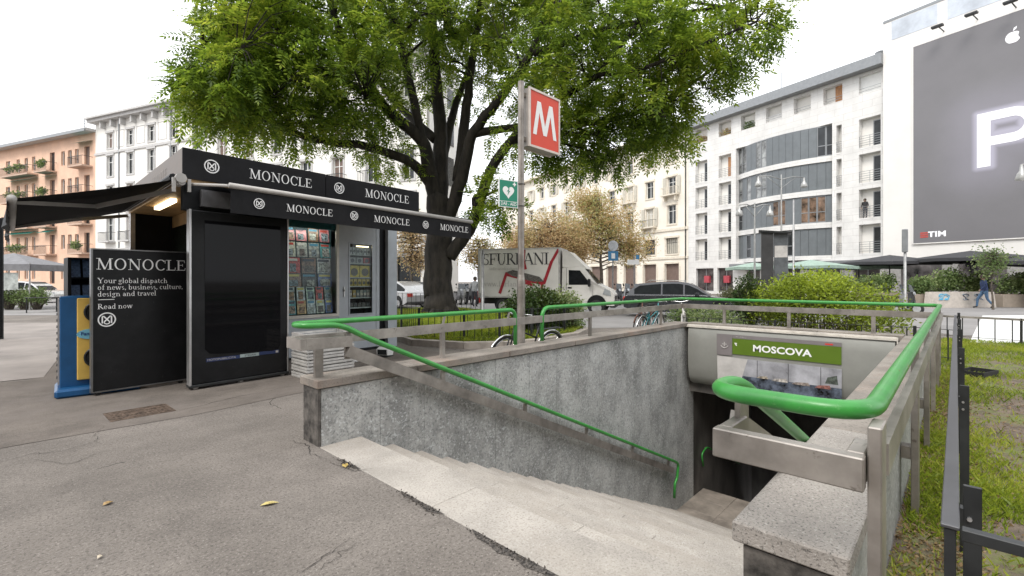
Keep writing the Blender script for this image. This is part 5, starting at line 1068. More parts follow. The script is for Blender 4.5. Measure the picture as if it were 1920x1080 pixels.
# ================================================================== people
def person(label, loc, rz, jac, leg, hair, pose='walk', scale=1.0):
    t = thing('person', label, 'person', (*loc, 0), rz); V = {}; E = []
    st = .30 if pose == 'walk' else .02
    J = [('pel', (0, 0, .96), .15), ('wst', (0, 0, 1.1), .14), ('che', (.03, 0, 1.32), .165), ('nec', (.05, 0, 1.50), .06), ('hed', (.08, 0, 1.62), .10), ('top', (.08, 0, 1.74), .085),
         ('shL', (.03, .17, 1.42), .075), ('shR', (.03, -.17, 1.42), .075), ('elL', (.12 if pose == 'walk' else .05, .24, 1.16), .052), ('elR', (-.14 if pose == 'walk' else .02, -.24, 1.16), .052), ('haL', (.3 if pose == 'walk' else .2, .2, .98), .035), ('haR', (-.2 if pose == 'walk' else .1, -.25, .92), .035), ('fiL', (.36 if pose == 'walk' else .25, .19, .93), .03), ('fiR', (-.2 if pose == 'walk' else .11, -.25, .83), .03),
         ('hiL', (0, .1, .9), .1), ('hiR', (0, -.1, .9), .1), ('knL', (-.06 if pose == 'walk' else .01, .1, .5), .062), ('knR', (.24 if pose == 'walk' else .01, -.1, .5), .062), ('anL', (-.34 if pose == 'walk' else 0, .1, .14), .045), ('anR', (.28 if pose == 'walk' else 0, -.1, .09), .045), ('toL', (-.2 if pose == 'walk' else .18, .1, .04), .038), ('toR', (.46 if pose == 'walk' else .18, -.1, .05), .038)]
    idx = {j[0]: i for i, j in enumerate(J)}
    E = [('pel', 'wst'), ('wst', 'che'), ('che', 'nec'), ('nec', 'hed'), ('hed', 'top'), ('che', 'shL'), ('che', 'shR'), ('shL', 'elL'), ('shR', 'elR'), ('elL', 'haL'), ('elR', 'haR'), ('haL', 'fiL'), ('haR', 'fiR'), ('pel', 'hiL'), ('pel', 'hiR'), ('hiL', 'knL'), ('hiR', 'knR'), ('knL', 'anL'), ('knR', 'anR'), ('anL', 'toL'), ('anR', 'toR')]
    me = bpy.data.meshes.new('body'); me.from_pydata([j[1] for j in J], [(idx[a], idx[b]) for a, b in E], []); ob = bpy.data.objects.new('body', me); COL.objects.link(ob)
    sk = ob.modifiers.new('skin', 'SKIN'); sd = me.skin_vertices[0].data if me.skin_vertices else None
    if sd is None:
        me.update(); ob.data.skin_vertices
    if me.skin_vertices:
        for i, j in enumerate(J): sd[i].radius = (j[2], j[2]); sd[i].use_root = (i == 0)
    ss = ob.modifiers.new('sub', 'SUBSURF'); ss.levels = 2; ss.render_levels = 2
    bpy.context.view_layer.update(); ev = ob.evaluated_get(bpy.context.evaluated_depsgraph_get()); nm = bpy.data.meshes.new_from_object(ev); COL.objects.unlink(ob); bpy.data.objects.remove(ob)
    m_skin = mat('skin', (.45, .28, .2), .6, var=.05)
    for mm in (mat('cloth_' + jac[0], jac[1], .8, var=.2, scale=14), mat('cloth_' + leg[0], leg[1], .8, var=.2, scale=10), m_skin, m_rubber): nm.materials.append(mm)
    for p in nm.polygons:
        c = p.center; hand = (abs(c.y) > .15 and c.z < .99 and c.z > .78 and (abs(c.x) > .12 or abs(c.y) > .2))
        p.material_index = 2 if (c.z > 1.52 or hand) else 3 if c.z < .12 else 1 if (c.z < .93 and abs(c.y) < .21) else 0
        p.use_smooth = True
    put('body', nm, t); h = MB(); n = 14
    h.lathe((.065, 0, 1.60), [(.112, -.02), (.122, .06), (.112, .13), (.07, .185), (0, .2)], n); h.build('hair', mat('hair_' + hair[0], hair[1], .7, var=.2, scale=40), t, True)
    MB().prism([(.17, 1.6), (.205, 1.62), (.18, 1.66)], -.015, .015).build('nose', m_skin, t)
    for s in (-1, 1): MB().disc((.165, s*.035, 1.665), (1, 0, 0), .012, .01, 8).build('eye', m_rubber, t)
    t.scale = (scale,)*3; return t
person('person in dark blue jacket and jeans walking past the graffiti barrier', S(1846, 26.3), yaw(-.9, .25), ('navy', (.03, .05, .13)), ('jeans', (.10, .19, .32)), ('brown', (.05, .03, .02)), 'walk', 1.05)
person('person in a grey-white jacket standing behind the truck rear', S(890, 27.5), yaw(.3, 1), ('pale', (.42, .43, .44)), ('darkleg', (.05, .05, .06)), ('grey', (.1, .08, .06)), 'stand')
# ================================================================== buildings
def wall_holes(Wd, Ht, holes, dep=.25, y=0.0, z0=0.0):
    """flat wall from x=0..Wd, z=z0..Ht facing -y, with rectangular openings (x0,z0,x1,z1) and their reveals"""
    xs = sorted({0, Wd, *[v for h in holes for v in (h[0], h[2])]}); zs = sorted({z0, Ht, *[v for h in holes for v in (h[1], h[3])]}); b = MB()
    for i in range(len(xs) - 1):
        j = 0
        while j < len(zs) - 1:
            cx = (xs[i] + xs[i+1])/2
            inside = lambda jj: any(h[0] < cx < h[2] and h[1] < (zs[jj] + zs[jj+1])/2 < h[3] for h in holes)
            if inside(j): j += 1; continue
            k = j
            while k + 1 < len(zs) - 1 and not inside(k + 1): k += 1
            b.add([(xs[i], y, zs[j]), (xs[i+1], y, zs[j]), (xs[i+1], y, zs[k+1]), (xs[i], y, zs[k+1])], [(0, 1, 2, 3)]); j = k + 1
    for x0, a, x1, c in holes:
        b.add([(x0, y, a), (x1, y, a), (x1, y, c), (x0, y, c), (x0, y+dep, a), (x1, y+dep, a), (x1, y+dep, c), (x0, y+dep, c)], [(0, 4, 5, 1), (1, 5, 6, 2), (2, 6, 7, 3), (3, 7, 4, 0)])
    return b
_wc = {}
def window(t, x0, z0, x1, z1, dep=.2, m_f=None, m_p=None, mull=1, cross=True, name='window'):
    """frame with a pane as its sub-part; alike windows share their meshes"""
    w, h = round(x1-x0, 2), round(z1-z0, 2); mf = m_f or m_white; mpn = m_p or m_wing; key = (w, h, mf.name, mpn.name, mull, cross)
    if key not in _wc:
        f = .06; b = MB().box(0, 0, 0, f, .06, h).box(w-f, 0, 0, w, .06, h).box(f, .001, 0, w-f, .059, f).box(f, .001, h-f, w-f, .059, h)
        for k in range(mull): x = w*(k+1)/(mull+1); b.box(x-.035, .004, f, x+.035, .055, h-f)
        if cross: b.box(f, .006, h*.68, w-f, .052, h*.68+.05)
        _wc[key] = (b.mesh('window', mf), MB().box(.02, .03, .02, w-.02, .04, h-.02).mesh('pane', mpn))
    o = put(name, _wc[key][0], t, (x0, dep, z0)); put('pane', _wc[key][1], o); return o
def balcony(t, x0, x1, z, d=.9, rail=1.0, m_s=None, m_r=None, bars=True, plants=0):
    o = MB().box(x0, -d, z - .16, x1, 0, z).build('balcony', m_s or m_white, t); mr = m_r or m_iron
    b = MB().beam((x0, -d+.03, z+rail), (x1, -d+.03, z+rail), .05, .04).beam((x0+.02, -d+.05, z+rail), (x0+.02, -.01, z+rail), .04, .04).beam((x1-.02, -d+.05, z+rail), (x1-.02, -.01, z+rail), .04, .04)
    if bars:
        n = int((x1-x0)/.16)
        for k in range(n + 1): x = x0 + .02 + (x1-x0-.04)*k/n; b.box(x-.012, -d+.02, z, x+.012, -d+.04, z+rail)
    else:
        for k in range(4): b.beam((x0, -d+.03, z+.15+k*.22), (x1, -d+.03, z+.15+k*.22), .02, .03)
    b.build('railing', mr, o); return o
m_peach = mat('render_peach', (.72, .48, .35), .85, var=.07, scale=.5); m_peach2 = mat('render_brown', (.5, .36, .28), .85, var=.08, scale=.6)
m_wb = mat('render_white', (.78, .76, .72), .8, var=.04, scale=.4); m_wtrim = mat('stone_grey_trim', (.5, .49, .48), .8, var=.06)
m_yel = mat('render_cream', (.78, .73, .64), .8, var=.05, scale=.4); m_ytrim = mat('cream_stone', (.68, .62, .52), .8, var=.07)
m_modern = mat('pale_stone', (.69, .68, .66), .6, var=.06, scale=.7); m_zinc = mat('zinc', (.26, .27, .28), .4, .4, var=.06); m_rtile = mat('roof_tile', (.36, .13, .08), .8, var=.2, scale=5)
m_brown = mat('roller_brown', (.16, .11, .09), .6, var=.1, scale=3); m_teal = mat('awning_teal', (.02, .25, .2), .7, var=.1); m_timber = mat('timber_panel', (.42, .2, .08), .5, var=.15)
m_shut = mat('shutter_cream', (.5, .47, .4), .7, var=.06)
def brick_lines(m, w, h, col):
    N, L, b = nodes(m); src = b.inputs['Base Color'].links[0].from_socket; tc = N.new('ShaderNodeTexCoord'); sp = N.new('ShaderNodeSeparateXYZ'); cb = N.new('ShaderNodeCombineXYZ'); L.new(tc.outputs['Object'], sp.inputs[0]); L.new(sp.outputs[0], cb.inputs[0]); L.new(sp.outputs[2], cb.inputs[1])
    br = N.new('ShaderNodeTexBrick'); br.inputs['Scale'].default_value = 1; br.inputs['Brick Width'].default_value = w; br.inputs['Row Height'].default_value = h; br.inputs['Mortar Size'].default_value = .012; br.inputs['Mortar Smooth'].default_value = 0; br.offset = .5
    L.new(cb.outputs[0], br.inputs[0]); L.new(src, br.inputs['Color1']); L.new(src, br.inputs['Color2']); br.inputs['Mortar'].default_value = (*col, 1); L.new(br.outputs[0], b.inputs['Base Color']); return m
brick_lines(m_modern, 1.5, .62, (.5, .48, .455))
# -- street on the left: frame origin at the picture's left, running to the right
LD0 = (-52.5, 54.0); LV = (.927, -.375)
def Lt(px): a = (px-960)/884; return (a*LD0[1] - LD0[0]) / (LV[0] - a*LV[1])
def Lz(px, py): t = Lt(px); return Z(py, LD0[1] + LV[1]*t)
tL = Lt(-70); OL = W(LD0[0] + LV[0]*tL, LD0[1] + LV[1]*tL); aL = yaw(*LV); sL = lambda px: Lt(px) - tL
pe = thing('apartment_building', 'peach apartment block with balconies and teal awnings', 'building', (*OL, 0), aL)
Wp = sL(179); holes = []; fl = [1.2, 4.6, 7.75, 10.9, 14.05]
sx = [sL(p) for p in (-40, 15, 34, 49, 63, 98, 118, 131, 144, 163)]
kinds = ['w', 'w', 'n', 'n', 'n', 'd', 'n', 'n', 'n', 'd']; wins = []
for z in fl + [17.0]:
    if z > 16.9: continue
    for x, k in zip(sx, kinds):
        w, h, zb = {'w': (1.0, 1.6, z + .5), 'n': (.72, 1.6, z + .5), 'd': (1.0, 2.2, z)}[k]
        wins.append((x - w/2, zb, x + w/2, zb + h, k))
HtP = 17.6
wall_holes(Wp, HtP, [w[:4] for w in wins], .3).build('wall', m_peach, pe)
MB().box(0, .35, 0, Wp, 12, HtP - .01).build('inner_block', m_peach2, pe); MB().box(-.3, -.9, HtP, Wp + .02, 12, HtP + .28).build('roof', m_wtrim, pe); MB().box(-.3, -1.0, HtP - .12, Wp, -.9, HtP + .18).build('gutter', m_zinc, pe)
for i, (x0, z0, x1, z1, k) in enumerate(wins):
    sh = random.random() < .4; window(pe, x0, z0, x1, z1, .18, m_white if k != 'd' else m_brown, m_wing if not sh else m_brown, 1 if k != 'n' else 0, False)
for zi, z in enumerate(fl):
    for a, c in ((sL(20), sL(72)), (sL(84), sL(107)), (sL(147), sL(174))):
        if z < 2: continue
        balcony(pe, a, c, z - .05, 1.0, .95, m_peach2, m_iron)
        if (zi + int(a)) % 2 == 0: MB().add([(a, -.02, z + 2.75), (c, -.02, z + 2.75), (c, -.8, z + 2.4), (a, -.8, z + 2.4)], [(0, 1, 2, 3)]).build('sun_awning', m_teal, pe)
        if random.random() < .6: b_ = in_ellipsoids([((a + (c-a)*.5, -.85, z + .75), ((c-a)*.42, .22, .5), 1)], 260, .5); quads('balcony_plant', blades(b_, rdir(260), .26, .16), m_leafF, pe)
MB().box(sL(60), 3, HtP + .28, sL(60) + 1.2, 4, HtP + 1.5).build('chimney', m_rtile, pe); MB().box(sL(24), 3, HtP + .28, sL(24) + 1.1, 4, HtP + 1.4).build('chimney', m_rtile, pe)
b = MB().tube([(sL(118), 2, HtP + .2), (sL(118), 2, HtP + 3)], .03, 5)
for k in range(4): b.beam((sL(118) - .5 + k*.05, 2, HtP + 2.9 - k*.3), (sL(118) + .5 - k*.05, 2, HtP + 2.9 - k*.3), .03, .03)
b.build('aerial', m_iron, pe); MB().lathe((sL(88), 2, HtP + .3), [(.05, 0), (.05, .6), (.5, .9), (.6, 1.15)], 12).build('satellite_dish', m_white, pe)
# -- white classical block
tW = Lt(179); OW = W(LD0[0] + LV[0]*tW, LD0[1] + LV[1]*tW); sW = lambda px: Lt(px) - tW
wb = thing('apartment_building', 'white classical block with grey window surrounds behind the big tree', 'building', (*OW, 0), aL)
Ww = sW(800); HtW = 18.4; cols_ = [sW(207) + k*(sW(284) - sW(207))/2 for k in range(14)]; cols_ = [c for c in cols_ if c < Ww - 1]
wr_ = [(15.6, 1.6, 1.0), (12.6, 2.2, 1.05), (9.3, 2.3, 1.05), (5.8, 2.4, 1.1)]; hol = [(x - w/2, z, x + w/2, z + h) for z, h, w in wr_ for x in cols_] + [(x - 1.1, .2, x + 1.1, 3.6) for x in cols_]
wall_holes(Ww, HtW, hol, .3).build('wall', m_wb, wb); MB().box(0, .4, 0, Ww, 5, HtW - .01).build('inner_block', m_wb, wb)
MB().box(-.2, -.7, HtW, Ww + .1, 5, HtW + .3).box(-.2, -.95, HtW + .3, Ww + .2, 5, HtW + .5).build('cornice', m_wtrim, wb); MB().box(0, -.12, 15.0, Ww, -.001, 15.25).box(0, -.2, 4.6, Ww, -.001, 4.95).build('string_course', m_wtrim, wb)
for x in cols_:
    for s in (-1, 1): MB().box(x + s*.9 - .12, -.5, HtW - .7, x + s*.9 + .12, 0, HtW - .02).build('bracket', m_wtrim, wb)
    for z, h, w in wr_:
        window(wb, x - w/2, z, x + w/2, z + h, .16, m_white, m_wing if random.random() < .6 else m_brown, 1)
        MB().box(x - w/2 - .16, -.06, z - .16, x + w/2 + .16, -.001, z).box(x - w/2 - .16, -.05, z, x - w/2, -.001, z + h).box(x + w/2, -.05, z, x + w/2 + .16, -.001, z + h).box(x - w/2 - .2, -.1, z + h, x + w/2 + .2, -.001, z + h + .22).build('window_surround', m_wtrim, wb)
        if z == 5.8 or (z == 9.3 and int(x) % 3 == 0): balcony(wb, x - .9, x + .9, z - .1, .7, .9, m_wtrim, m_iron)
    window(wb, x - 1.1, .2, x + 1.1, 3.6, .2, m_iron, m_wing, 1, True, 'shop_window'); MB().add([(x - 1.25, -.02, 3.9), (x + 1.25, -.02, 3.9), (x + 1.25, -1.2, 3.3), (x - 1.25, -1.2, 3.3)], [(0, 1, 2, 3)]).build('shop_awning', random.choice([m_zinc, m_wtrim, m_brown]), wb)
for a, c in zip(cols_[:-1], cols_[1:]):
    m_ = (a + c)/2; MB().box(m_ - .62, -.03, 15.55, m_ + .62, -.001, 15.6).box(m_ - .62, -.03, 17.3, m_ + .62, -.001, 17.35).box(m_ - .67, -.031, 15.55, m_ - .62, -.001, 17.35).box(m_ + .62, -.031, 15.55, m_ + .67, -.001, 17.35).build('wall_panel', m_wtrim, wb)
for z, h, w in wr_:
    for y in (1.6, 3.6): MB().box(Ww - .005, y - .5, z, Ww + .04, y + .5, z + h).build('end_window', m_wing, wb)
for x in (sW(224), sW(322)): MB().tube([(x, -.08, .2), (x, -.08, HtW)], .06, 6).build('downpipe', m_zinc, wb)
# -- street on the right: frame origin far away, running towards the viewer's right
RD0 = (21.7, 58.0); RV = (.497, -.868)
def Rt_(px): a = (px-960)/884; return (a*RD0[1] - RD0[0]) / (RV[0] - a*RV[1])
def Rz_(px, py): t = Rt_(px); return Z(py, RD0[1] + RV[1]*t)
aR = yaw(*RV)
def Rorg(t): return W(RD0[0] + RV[0]*t, RD0[1] + RV[1]*t)
yb = thing('apartment_building', 'cream apartment block with shuttered windows and stone balconies', 'building', (*Rorg(-48), 0), aR)
Wy = 48.0; HtY = 20.4; bays = [Wy - 2.55 - 3.75*k for k in range(12)]; bays = [b_ for b_ in bays if b_ > 1.5]
rowsY = [(16.6, 1.9, 1.2), (12.6, 2.2, 1.3), (8.8, 2.4, 1.35), (5.0, 2.0, 1.9)]
hol = [(x - w/2, z, x + w/2, z + h) for z, h, w in rowsY for x in bays] + [(x - 1.15, .1, x + 1.15, 3.7) for x in bays]
wall_holes(Wy, HtY, hol, .35).build('wall', m_yel, yb); MB().box(0, .42, 0, Wy, 13, HtY - .01).build('inner_block', m_ytrim, yb); MB().box(-.2, -.8, HtY, Wy - .02, 13, HtY + .4).build('cornice', m_ytrim, yb)
MB().add([(0, -.6, HtY + .4), (Wy - .05, -.6, HtY + .4), (Wy - .05, 6, HtY + 3.2), (0, 6, HtY + 3.2), (0, 13, HtY + .4), (Wy - .05, 13, HtY + .4)], [(0, 1, 2, 3), (3, 2, 5, 4), (1, 5, 2), (0, 3, 4)]).build('roof', m_rtile, yb)
MB().box(0, -.15, 7.9, Wy, -.001, 8.25).box(0, -.12, 4.3, Wy, -.001, 4.6).build('string_course', m_ytrim, yb)
for i, x in enumerate(bays):
    for r_, (z, h, w) in enumerate(rowsY):
        window(yb, x - w/2, z, x + w/2, z + h, .2, m_white if r_ < 3 else m_iron, m_wing if (i + r_) % 3 else m_shut, 1 if r_ < 3 else 5)
        MB().box(x - w/2 - .2, -.08, z - .2, x + w/2 + .2, -.001, z).box(x - w/2 - .2, -.07, z, x - w/2, -.001, z + h).box(x + w/2, -.07, z, x + w/2 + .2, -.001, z + h).box(x - w/2 - .25, -.16, z + h, x + w/2 + .25, -.001, z + h + .25).build('window_surround', m_ytrim, yb)
        if r_ < 3 and (i + r_) % 2:
            for s in (-1, 1): MB().box(x + s*(w/2 + .23), -.13, z, x + s*(w/2 + .75), -.085, z + h).build('shutter', m_shut, yb)
        if (r_ == 1 and i % 2 == 0) or (r_ == 2 and i % 2 == 1): 
            o = balcony(yb, x - 1.25, x + 1.25, z - .1, .8, .9, m_ytrim, m_ytrim if r_ == 1 else m_iron)
            for s in (-1, 1): MB().prism([(x + s*.9 - .12, z - .26), (x + s*.9 + .12, z - .26), (x + s*.9 + .08, z - .9), (x + s*.9 - .08, z - .9)], -.55, -.002).build('console', m_ytrim, o)
    MB().box(x - 1.15, .3, .1, x + 1.15, .34, 3.7).build('gate', m_brown, yb); MB().prism([(x - 1.35, 3.3), (x - 1.35, .1), (x - 1.16, .1), (x - 1.16, 3.71), (x + 1.16, 3.71), (x + 1.16, .1), (x + 1.35, .1), (x + 1.35, 3.3), (x + 1.1, 3.95), (x - 1.1, 3.95)], -.08, -.003).build('gate_surround', m_ytrim, yb)
for x in (Wy - .35,): MB().tube([(x, -.1, .1), (x, -.1, HtY)], .07, 6).build('downpipe', m_iron, yb)
# -- modern block
mo = thing('modern_building', 'modern pale stone block with curved dark metal bay and loggias', 'building', (*Rorg(0), 0), aR)
Wm = 20.5; HtM = 19.9; sR = Rt_; z8 = lambda py, px: Rz_(px, py)
q8 = lambda zx, zy: (1270 + zx*.4257, 100 + zy*.4257)
def hole8(x0, y0, x1, y1):   # opening read off the photograph: level sills
    a, c = sR(q8(x0, 0)[0]), sR(q8(x1, 0)[0]); xm, ym = q8((x0+x1)/2, y0); zt_ = Rz_(xm, ym); xm, ym2 = q8((x0+x1)/2, y1); return (a, Rz_(xm, ym2), c, zt_)
top = [hole8(80, 328, 133, 388), hole8(182, 295, 237, 357), hole8(280, 262, 343, 328), hole8(390, 230, 460, 298), hole8(513, 190, 588, 262), hole8(643, 150, 727, 218), hole8(800, 98, 897, 182)]
zt0, zt1 = sum(h[1] for h in top)/7, sum(h[3] for h in top)/7; top = [(h[0], zt0, h[2], zt1) for h in top]
fz = [3.95 + 3.12*k for k in range(4)]; fh = 2.55
loggia = []
for zx0, zx1 in ((80, 132), (182, 237), (700, 724), (800, 896)):
    a, c = sR(q8(zx0, 0)[0]), sR(q8(zx1, 0)[0]); loggia += [(a, z, c, z + fh) for z in fz]
B0, B1 = sR(q8(258, 0)[0]), sR(q8(682, 0)[0]); bay = (B0, fz[0] - .35, B1, fz[3] + fh + .35)
shop = [(sR(1305), .3, sR(1338), 3.0), (sR(1345), .3, sR(1374), 3.0), (sR(1400), .2, sR(1425), 3.0), (sR(1450), .2, sR(1500), 3.0), (sR(1530), .2, sR(1575), 3.0), (sR(1600), .2, sR(1650), 3.0)]
wall_holes(Wm, HtM, top + loggia + [bay] + shop, .55).build('wall', m_modern, mo)
MB().box(0, 1.2, 0, Wm, 14, HtM - .3).build('inner_block', m_wb, mo); MB().prism([(0, 0)] * 0 or [(-.1, HtM + .01), (Wm, HtM + .01), (Wm, HtM + .9), (-.1, HtM + .9)], -.9, 3).build('roof_edge', m_zinc, mo)
for h in top:
    o = MB().box(h[0] - .1, .6, h[1] - .1, h[2] + .1, .65, h[3] + .1).build('loggia_back', m_wb, mo); MB().beam((h[0], .1, h[1] + .5), (h[2], .1, h[1] + .5), .03, .03).beam((h[0], .1, h[1] + .25), (h[2], .1, h[1] + .25), .03, .03).build('railing', m_zinc, mo)
for i in (0, 1): h = top[i]; P = in_ellipsoids([(((h[0]+h[2])/2, .3, h[1] + .4), ((h[2]-h[0])*.45, .25, .5), 1)], 240); quads('balcony_plant', blades(P, rdir(240), .22, .15), m_leafB, mo)
h = top[2]; P = in_ellipsoids([(((h[0]+h[2])/2, .3, h[1] + .4), ((h[2]-h[0])*.45, .25, .5), 1)], 240); quads('balcony_plant', blades(P, rdir(240), .22, .15), m_leafF, mo)
h = top[5]; MB().box((h[0]+h[2])/2, .5, h[1], h[2] - .02, .55, h[3]).build('timber_screen', m_timber, mo); h = top[6]; MB().box(h[0], .3, h[1], h[2], .34, h[3]).build('blind', m_white, mo); h = top[3]; MB().box(h[0], .4, h[1], h[2], .45, h[1] + .7).build('parapet', m_modern, mo)
for i, (a, z, c, zt_) in enumerate(loggia):
    MB().box(a - .1, .58, z - .1, c + .1, .63, zt_ + .1).build('loggia_back', m_wb, mo); dw = min(.95, (c-a)*.42)
    if c - a > .9:
        mm = m_timber if i in (7, ) else m_wing; window(mo, c - dw - .05, z + .05, c - .05, zt_ - .25, .48, m_zinc if i != 7 else m_timber, mm, 0 if dw < .8 else 1, False, 'balcony_door')
    MB().box(a, -.02, z - .14, c, .55, z - .001).build('loggia_floor', m_modern, mo)
    b = MB()
    for k in range(5): b.beam((a, .02, z + .2 + k*.2), (c, .02, z + .2 + k*.2), .02, .035)
    for x in (a + .02, (a+c)/2, c - .02): b.box(x - .015, .03, z, x + .015, .05, z + 1.02)
    b.build('railing', m_zinc, mo)
# the bowed bay: metal panels and windows set on a shallow arc, slab bands between the storeys
bw = B1 - B0; sag = 1.25; nP = 15; xb = lambda k: B0 + bw*k/nP; yb_ = lambda x: .55 - sag*(1 - ((x - B0 - bw*.5)/(bw*.5))**2)
m_pan = mat('dark_metal_panel', (.15, .165, .175), .4, .2, var=.05, scale=2)
for r_ in range(4):
    z0, z1 = fz[r_] - .02, fz[r_] + fh - .02 + (.35 if r_ == 3 else .02)
    wk = {3: (0, 1, 4, 5, 13, 14), 2: (0, 2, 4, 5), 1: (0, 7, 8, 11, 12, 13), 0: (2, 9)}[r_]
    for k in range(nP):
        x0, x1 = xb(k) + .012, xb(k+1) - .012; y0, y1 = yb_(x0), yb_(x1); P = [(x0, y0), (x1, y1), (x1, y1 + .08), (x0, y0 + .08)]
        if k in wk:
            o = MB().slab(P, z0, z0 + .12).slab(P, z1 - .1, z1).slab([P[0], ((x0*.92+x1*.08), y0*.92+y1*.08), ((x0*.92+x1*.08), y0*.92+y1*.08+.08), P[3]], z0 + .12, z1 - .1).slab([((x1*.92+x0*.08), y1*.92+y0*.08), P[1], P[2], ((x1*.92+x0*.08), y1*.92+y0*.08+.08)], z0 + .12, z1 - .1).slab([(x0*.9+x1*.1, y0*.9+y1*.1+.01), (x0*.1+x1*.9, y0*.1+y1*.9+.01), (x0*.1+x1*.9, y0*.1+y1*.9+.06), (x0*.9+x1*.1, y0*.9+y1*.1+.06)], z0 + 1.0, z0 + 1.07).build('window', m_zinc, mo)
            warm = (r_ == 1 and k > 5); MB().slab([(x0 + .03, y0 + .05), (x1 - .03, y1 + .05), (x1 - .03, y1 + .06), (x0 + .03, y0 + .06)], z0 + .1, z1 - .08).build('pane', mat('pane_pale', (.3, .31, .31), .12, var=.4, scale=.8) if (k < 6 and r_ > 1) else (mat('pane_warm', (.2, .13, .09), .12, var=.5, scale=1.2) if warm else m_wing), o)
        else: MB().slab(P, z0, z1).build('metal_panel', m_pan, mo)
    P = [(xb(k), yb_(xb(k)) - .14) for k in range(nP + 1)] + [(xb(k), yb_(xb(k)) + .5) for k in range(nP, -1, -1)]; MB().slab(P, z0 - .52 if r_ else z0 - .4, z0 - .004).build('slab_band', m_modern, mo)
MB().slab([(xb(k), yb_(xb(k)) + .52) for k in range(nP + 1)] + [(B1, 1.15), (B0, 1.15)], fz[0] - .5, fz[3] + fh).build('bay_core', m_zinc, mo)
for (a, z, c, zt_) in shop: window(mo, a, z, c, zt_, .3, m_zinc, mat('shop_glass', (.09, .08, .08), .1, var=.5, scale=.7), 1, False, 'shop_window')
for px in (1325, 1362): MB().box(sR(px) - .35, -.02, 1.3, sR(px) + .35, .28, 2.1).build('red_shop_sign', mat('shop_red', (.42, .06, .08), .4), mo)
MB().box(sR(1380), -1.2, 3.05, sR(1660), -.001, 3.35).build('canopy', m_zinc, mo)
MB().lathe((sR(1640), 1, HtM + .9), [(.06, 0), (.06, .5), (.35, .6), (.4, .8), (.1, .95)], 10).build('roof_vent', m_zinc, mo); MB().tube([(sR(1455), 1, HtM + .9), (sR(1455), 1, HtM + 3.3)], .03, 5).build('aerial', m_iron, mo)
# -- block with the giant poster
bb = thing('poster_building', 'tall pale block carrying a giant grey poster on its front', 'building', (*Rorg(20.5), 0), aR)
HtB = Z(46, RD0[1] + RV[1]*20.5); Wb = 26.0; off_ = .5; m_pale2 = mat('pale_panel', (.74, .72, .69), .6, var=.03, scale=.4)
MB().box(0, -.5, 3.2, Wb, 14, HtB).build('wall', m_pale2, bb); MB().box(0, -.3, 0, Wb, 14, 3.19).build('ground_floor', mat('shop_band', (.3, .29, .28), .5), bb)
for k in range(7):
    x = 1.2 + k*3.6; MB().box(x, -.36, .1, x + 2.6, -.302, 2.8).build('shop_window', mat('shop_glass', (.09, .08, .08)), bb)
    MB().box(x - .6, -.52, HtB - 1.75, x + 2.4, -.501, HtB - .2).build('top_panel', mat('panel_pale_blue', (.5, .54, .6), .4, var=.1, scale=.8), bb)
MB().box(0, -.53, HtB - .12, Wb, -.4, HtB + .1).build('parapet_cap', m_zinc, bb)
sB = lambda px: sR(px) - 20.5; px0 = 1719; xb0 = sB(px0); zb0, zb1 = Rz_(px0, 457), Rz_(px0, 92)
po = thing('giant_poster', 'giant dark grey poster with a glowing white letter P', 'poster', (*Rorg(20.5), 0), aR)
m_post = mat('poster_grey', (.175, .17, .18), .5, var=.05, scale=.15)
PW = Wb - .3
MB().box(xb0, -.62, zb0, PW, -.52, zb1).build('canvas', m_post, po)
MB().box(xb0 - .08, -.63, zb0 - .08, PW, -.51, zb0 - .004).box(xb0 - .08, -.63, zb1 + .004, PW, -.51, zb1 + .1).box(xb0 - .08, -.631, zb0, xb0 - .004, -.511, zb1).build('poster_frame', m_pale2, po)
